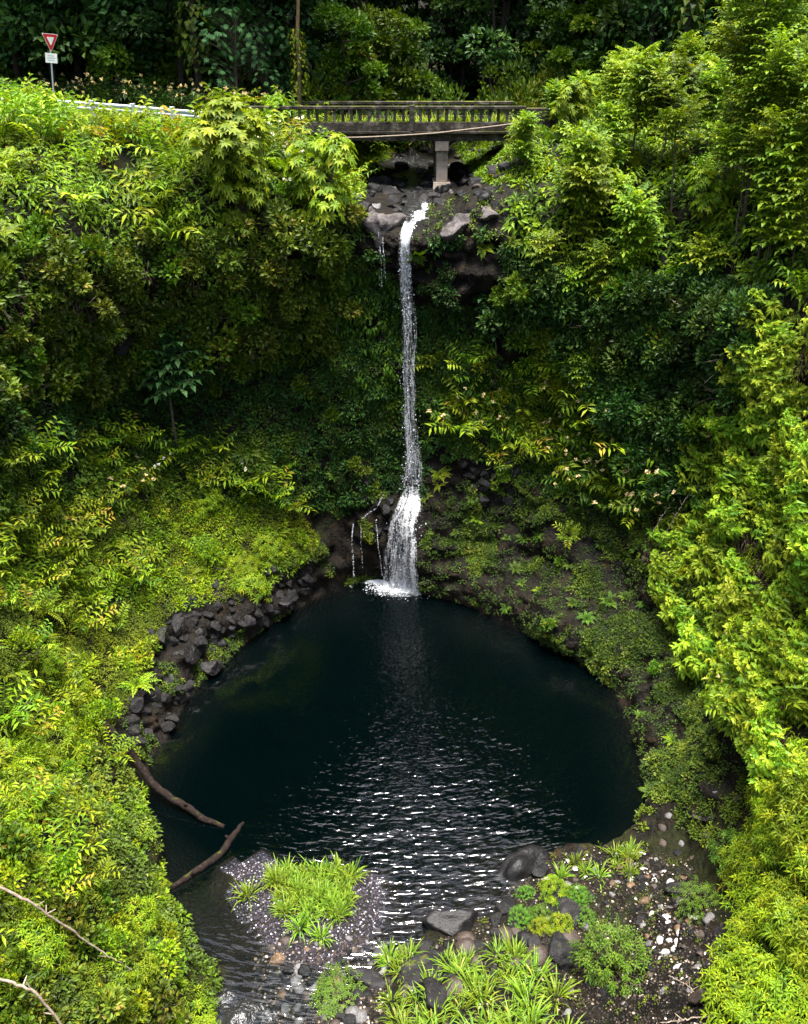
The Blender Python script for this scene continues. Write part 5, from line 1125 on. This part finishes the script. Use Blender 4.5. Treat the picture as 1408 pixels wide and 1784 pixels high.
# grass and moss grown over the bridge deck
g = Geo(); n = 2600; p0 = np.stack([rng.uniform(bx(480), bx(912), n), rng.uniform(BY+.35, BY+4.9, n), np.full(n, zg+.03)], 1); hh = .5+.5*vnoise(p0, .7, 8)
a = rng.uniform(0, 6.28, n); add_blades(g, p0, np.stack([.4*np.cos(a), .4*np.sin(a), np.ones(n)], 1), rng.uniform(.35, .95, n)*(.35+hh), .05, rng.uniform(.2, .7, n), 3)
n = 1500; p0 = np.stack([rng.uniform(bx(520), bx(912), n), BY-.16+rng.uniform(0, .22, n), np.full(n, zc+.005)], 1); k_ = vnoise(p0, .5, 9) > .05; p0 = p0[k_]
add_tiny(g, p0, rdir(rng, len(p0), -.1, .8), rdir(rng, len(p0), .3, 1), .09, .05)
tag(obj('grass', g, M['lime']), 'lime grass and moss grown over the bridge deck and kerb', 'grass', kind='stuff')

# --- logs and twigs
def limb(name, pts, rads, mat, label, cat, knots=0):
    g = Geo(); p = np.array([tuple(v) for v in pts]); t = np.linspace(0, len(p)-1, 30); i = np.clip(t.astype(int), 0, len(p)-2); f = (t-i)[:, None]
    Q = p[i]*(1-f)+p[i+1]*f; Q[1:-1] = .25*Q[:-2]+.5*Q[1:-1]+.25*Q[2:]; Q += rng.normal(0, .012, Q.shape); rr_ = np.interp(t, np.arange(len(rads)), rads)*rng.uniform(.9, 1.1, 30)
    add_tube(g, Q, rr_, 10)
    for k in range(knots):
        j = int(rng.integers(5, 26)); d = nrm(rng.normal(size=3)); d[2] = abs(d[2]); add_tube(g, [Q[j], Q[j]+d*.16, Q[j]+d*.22], [rr_[j]*.6, rr_[j]*.5, rr_[j]*.3], 6)
    return tag(obj(name, g, M[mat], smooth=True), label, cat)
h0 = hit(160, 1262)[0]+Vector((.2, -.1, .5)); h1 = hit(222, 1322)[0]+Vector((.15, -.1, .55))
limb('fallen_log', [h0, h1, at_z(262, 1362, .55), at_z(300, 1392, .35), at_z(330, 1408, .22), at_z(350, 1424, .12), at_z(392, 1440, .02)], [.12, .135, .13, .12, .11, .10, .07], 'logwet', 'long brown fallen log reaching from the left bank into the pool', 'log', 3)
limb('fallen_log', [at_z(424, 1434, -.05), at_z(402, 1460, .05), at_z(390, 1483, .07), at_z(345, 1516, .07), at_z(296, 1547, .05)], [.05, .10, .11, .10, .08], 'logwet', 'short dark bent log floating in the pool shallows', 'log', 2)
TW = [((-20, 1535), (60, 1575), (150, 1640), (230, 1690), 'long bare pale branch over the left foreground shrubs'), ((-20, 1700), (60, 1725), (110, 1790), (130, 1830), 'bare pale branch at the lower left corner')]
for a, b, c, d, lb in TW:
    pts = [hit(*q)[0] for q in (a, b, c, d)]; up = [.9, .9, .8, .6]
    limb('bare_branch', [p+(CAM-p).normalized()*u for p, u in zip(pts, up)], [.035, .03, .022, .01], 'twig', lb, 'branch', 4)
for a, b, lb in (((1175, 870), (1135, 930), 'pale dead twig hanging below the cream flowered ginger'), ((1200, 860), (1155, 940), 'forked pale dead twig beside the drooping ferns'), ((1150, 760), (1235, 740), 'bare branch crossing the dark shrubs of the right cliff'), ((1165, 520), (1220, 560), 'grey bare branch below the golden sapling'), ((1240, 1770), (1140, 1790), 'dry cane lying beside the brown block of rock'), ((1165, 1700), (1225, 1740), 'pale dry cane leaning on the brown block')):
    p, q = hit(*a)[0], hit(*b)[0]; k = .9 if a[1] < 1000 else .12
    p = p+(CAM-p).normalized()*k; q = q+(CAM-q).normalized()*k; limb('dead_twig', [p, (p+q)/2+Vector((0, 0, .08)), q], [.018, .015, .007], 'twig', lb, 'twig', 3)

# ------------------------------------------------------------------ forest behind the road
def at_ground(kind, px, Y, s, label, cat, group=None, var=None, sink=.1, dz=0):
    x = at_y(px, 180, Y).x; h, n = drop(x, Y); p = PR[kind][var if var is not None else int(rng.integers(len(PR[kind])))]
    o = p.place(h-Vector((0, 0, sink-dz)), (0, 0, float(rng.uniform(0, 6.28))), s, label, cat, group)
    if group: SHARED.append((o, NOUNK[kind]))
    return o
for i in range(30):
    px = -60+i*20+rng.uniform(-12, 12); at_ground('gingerd', px, 49.2+rng.uniform(-.6, 2.2)+max(0, (300-px)*.0), rng.uniform(.85, 1.2), 'dark ginger with cream flowers in the hedge behind the guardrail', 'ginger', 'ginger hedge behind the road')
PR['crownb'] = protos('bushy_tree', whorl_tree, (21, 22), 'blue', h=5.5, n=230, rx=1.9, rz=3.0, leafL=.22, leafW=.07, nb=8, zc=.55)
PR['shrubf'] = protos('shrub', shrub, (24, 25, 26), 'mid', Rr=1.7, nblob=22, nper=90, leafL=.2, leafW=.11)
PR['shrubff'] = protos('shrub', shrub, (27, 28, 29), 'forest', Rr=1.9, nblob=22, nper=90, leafL=.24, leafW=.13)
at_ground('crownb', 412, 50.5, 1.0, 'large blue green leafy tree behind the road, left of the tan trunk', 'tree', var=0)
at_ground('crownb', 470, 51.5, .9, 'blue green leafy tree just left of the tan trunk', 'tree', var=1)
for i, px in enumerate(range(-16, 96, 11)):
    at_ground('shruby' if i % 2 else 'ferny', px, 39.0-.3*(i % 2), 1.35 if i % 2 else 1.6, 'tall fern hiding the near end of the guardrail', 'fern', 'ferns hiding the guardrail end')
for px, Y in ((228, 52.5), (300, 54), (600, 53), (635, 55), (685, 57), (960, 56), (1020, 54.5), (1085, 55), (1240, 53), (40, 54)):
    at_ground('fmid', px, Y, rng.uniform(.75, 1.0), 'lighter green tree', 'tree', 'lighter green trees at the wood edge')
at_ground('vine', 350, 50.8, (1.15, 1.15, 1.2), 'tree hung with big lime vine leaves left of the blue green tree', 'tree', var=0, dz=2.2)
at_ground('vine', 1178, 50, (1.1, 1.1, 1.25), 'tree hung with big lime vine leaves behind the right bank', 'tree', var=1, dz=2.6)
at_ground('vine', 200, 53, (.6, .6, .9), 'hanging leafy vine column in the dark wood behind the yield sign', 'tree', var=1, dz=2.4)
g = Geo(); x0 = at_y(528, 170, 50).x; z0 = drop(x0, 50)[0].z; q = arc_path([x0-.25, 50, z0-.3], .3, .03, .05, 12, 10); q[1:-1] += rng.normal(size=(8, 3))*.04; add_tube(g, q, np.linspace(.12, .06, 10), 9)
tt_ = thing('tan_trunk_tree', 'tree with a slim tan trunk behind the left end of the bridge', 'tree', (x0, 50, z0)); o = obj('trunk', g, M['barkt'], tt_, True); o.location = (-x0, -50, -z0)
pr, f_ = shrub(77, nblob=16, nper=200, Rr=3.0, leafL=.3, leafW=.15, twigs=4); o = obj('crown', setmat(pr, 'forest')[0][1], None, tt_); o.location = (1.0, 0, 9.5)
pr, f_ = vine_column(78, 5.0, 330, .42, .24, .17); o = obj('climber', setmat(pr, 'lime')[0][1], None, tt_); o.location = (-.15, -.05, .3)
for i, (px, Y, s) in enumerate(((565, 50.5, (1.0, 1.0, 1.5)), (595, 52, (.8, .8, 1.2)), (545, 52.5, (.8, .8, 1.6)))):
    at_ground('shrubm', px, Y, tuple(1.6*v for v in s), 'vine draped leafy mound right of the tan trunk', 'shrub', 'leafy mounds right of the tan trunk', sink=0)
at_ground('pin', 650, 52, (.8, .8, .65), 'light green sapling standing behind the left half of the bridge', 'sapling', var=0)
at_ground('shrubf', 700, 56, 1.1, 'dark leafy shrub behind the middle of the bridge', 'shrub'); 
for px, Y in ((1035, 56), (1010, 58)): at_ground('shrubm', px, Y, (1.9, 1.9, 2.6), 'grey green open shrub at the wood edge right of the bridge', 'shrub', 'grey green shrubs right of the bridge')
for px, Y in ((960, 52), (985, 51.5), (935, 53)): at_ground('shrubl', px, Y, 1.5, 'brownish open shrub just behind the right bridge abutment', 'shrub', 'brownish shrubs behind the abutment')
for i, px in enumerate(range(-120, 1560, 56)):
    if 640 < px < 900 and i % 2: continue
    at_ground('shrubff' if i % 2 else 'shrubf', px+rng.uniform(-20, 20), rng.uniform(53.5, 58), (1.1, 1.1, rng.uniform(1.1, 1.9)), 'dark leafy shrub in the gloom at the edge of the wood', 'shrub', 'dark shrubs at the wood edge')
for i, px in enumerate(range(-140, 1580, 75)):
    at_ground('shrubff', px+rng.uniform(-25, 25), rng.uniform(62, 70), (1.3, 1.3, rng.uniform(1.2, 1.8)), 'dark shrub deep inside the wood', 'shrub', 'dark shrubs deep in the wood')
# slim trunks in the middle, big canopy trees all around (their crowns close the wood from above)
for px, Y in ((722, 66), (742, 60), (757, 70), (771, 63), (790, 72), (812, 61), (828, 68), (860, 57), (880, 58), (905, 66), (690, 62), (672, 70), (935, 62), (1000, 57), (610, 63), (625, 58), (1120, 60), (300, 60), (250, 66), (120, 62), (60, 66), (1400, 64), (455, 66)):
    at_ground('slim', px, Y, rng.uniform(.85, 1.1), 'slim dark trunk standing in the gloom of the wood', 'tree', 'slim trunked trees in the wood')
for px in range(-120, 330, 110):  # row added so its crowns shade the sunlit ginger hedge
    at_ground('ftree', px, 52.6+rng.uniform(-.6, .6), rng.uniform(1.0, 1.2), 'broad dark tree added to shade the ginger hedge behind the guardrail', 'tree', 'trees added to shade the ginger hedge')
for px, Y in ((140, 54), (215, 53.4), (285, 55), (345, 53.6), (405, 55.5), (470, 54.5)):  # extra trees, so tall that the pool's left side mirrors no sky
    at_ground('fscreen', px, Y, rng.uniform(1.2, 1.35), 'towering tree added behind the road to screen off sky', 'tree', 'towering trees added to screen off sky')
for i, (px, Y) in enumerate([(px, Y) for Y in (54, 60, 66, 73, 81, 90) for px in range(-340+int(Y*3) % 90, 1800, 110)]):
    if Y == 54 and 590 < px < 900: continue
    at_ground('fscreen' if (px < 500 or px > 1080) and i % 2 else 'ftree', px+rng.uniform(-40, 40), Y+rng.uniform(-2, 2), rng.uniform(.9, 1.25)*(1.0 if i % 2 else 1.15), 'tall dark broadleaf tree closing the wood behind the road', 'tree', 'tall trees closing the wood')  # side trees made towering to darken the pool's reflection
# ------------------------------------------------------------------ labels that single each repeat out: counted outwards from the landmark beside it
MARKS = [('yield sign', 90, 130), ('guardrail', 225, 185), ('rounded lime tree', 392, 250), ('tall lime tree by the bridge', 575, 310), ('bridge pier', 770, 300), ('middle of the bridge railing', 718, 205), ('mossy bridge abutment', 935, 215),
 ('pale boulder at the waterfall lip', 672, 385), ('plunging middle of the waterfall', 712, 600), ('foot of the waterfall', 705, 1015), ('bare trunked blue green sapling', 325, 660), ('blue green sapling by the waterfall', 845, 610),
 ('long fallen log', 285, 1385), ('short floating log', 350, 1510), ('grassy gravel islet', 535, 1560), ('long slanting boulder', 905, 1510), ('low boulder standing in the water', 788, 1612), ('dense feathery bush', 1070, 1640),
 ('brown upright rock', 1225, 1735), ('tall slender tree', 1290, 120), ('tall tiered sapling', 1100, 200), ('golden leaved sapling', 1205, 470), ('arching tree fern', 1335, 600), ('bare branch on the right cliff', 1190, 750),
 ('forked dead twig', 1178, 900), ('star shaped lime plant', 350, 960), ('small yellow leaved plant', 205, 1085), ('slim tan trunk', 530, 90), ('lime vine tree beside the tan trunk', 350, 60), ('hanging vine on the right', 1180, 60),
 ('long bare branch', 110, 1610), ('corner bare branch', 70, 1750), ('black rock on the mossy ground', 1240, 1425), ('pale ochre boulder', 1125, 1570), ('umbrella shaped sapling', 985, 650), ('small fern on the dark rock', 990, 915)]
ORD = ['first', 'second', 'third', 'fourth', 'fifth', 'sixth', 'seventh', 'eighth', 'ninth', 'tenth', 'eleventh', 'twelfth', 'thirteenth', 'fourteenth', 'fifteenth', 'sixteenth', 'seventeenth', 'eighteenth', 'nineteenth', 'twentieth']
cells = {}
for o, noun in SHARED:
    l = np.array([o.location[:]]); l[0, 2] += .4*o.scale[2] if 'tree' not in noun else 2.0
    x, y = project(l); x, y = float(x[0]), float(y[0])
    m = min(MARKS, key=lambda q: (q[1]-x)**2+(q[2]-y)**2); dx, dy = x-m[1], y-m[2]
    side = ('right of' if dx > 0 else 'left of') if abs(dx) > abs(dy) else ('below' if dy > 0 else 'above')
    if 'forest' in noun: side = 'behind'
    cells.setdefault((noun, side, m[0]), []).append((dx*dx+dy*dy, o))
for (noun, side, mk), lst in cells.items():
    lst.sort(key=lambda q: q[0])
    for i, (d, o) in enumerate(lst):
        o['label'] = (noun+' ' if len(lst) == 1 else (ORD[i] if i < 20 else '%dth' % (i+1))+' '+noun+' ')+side+' the '+mk
print('objects', len(COL.objects))
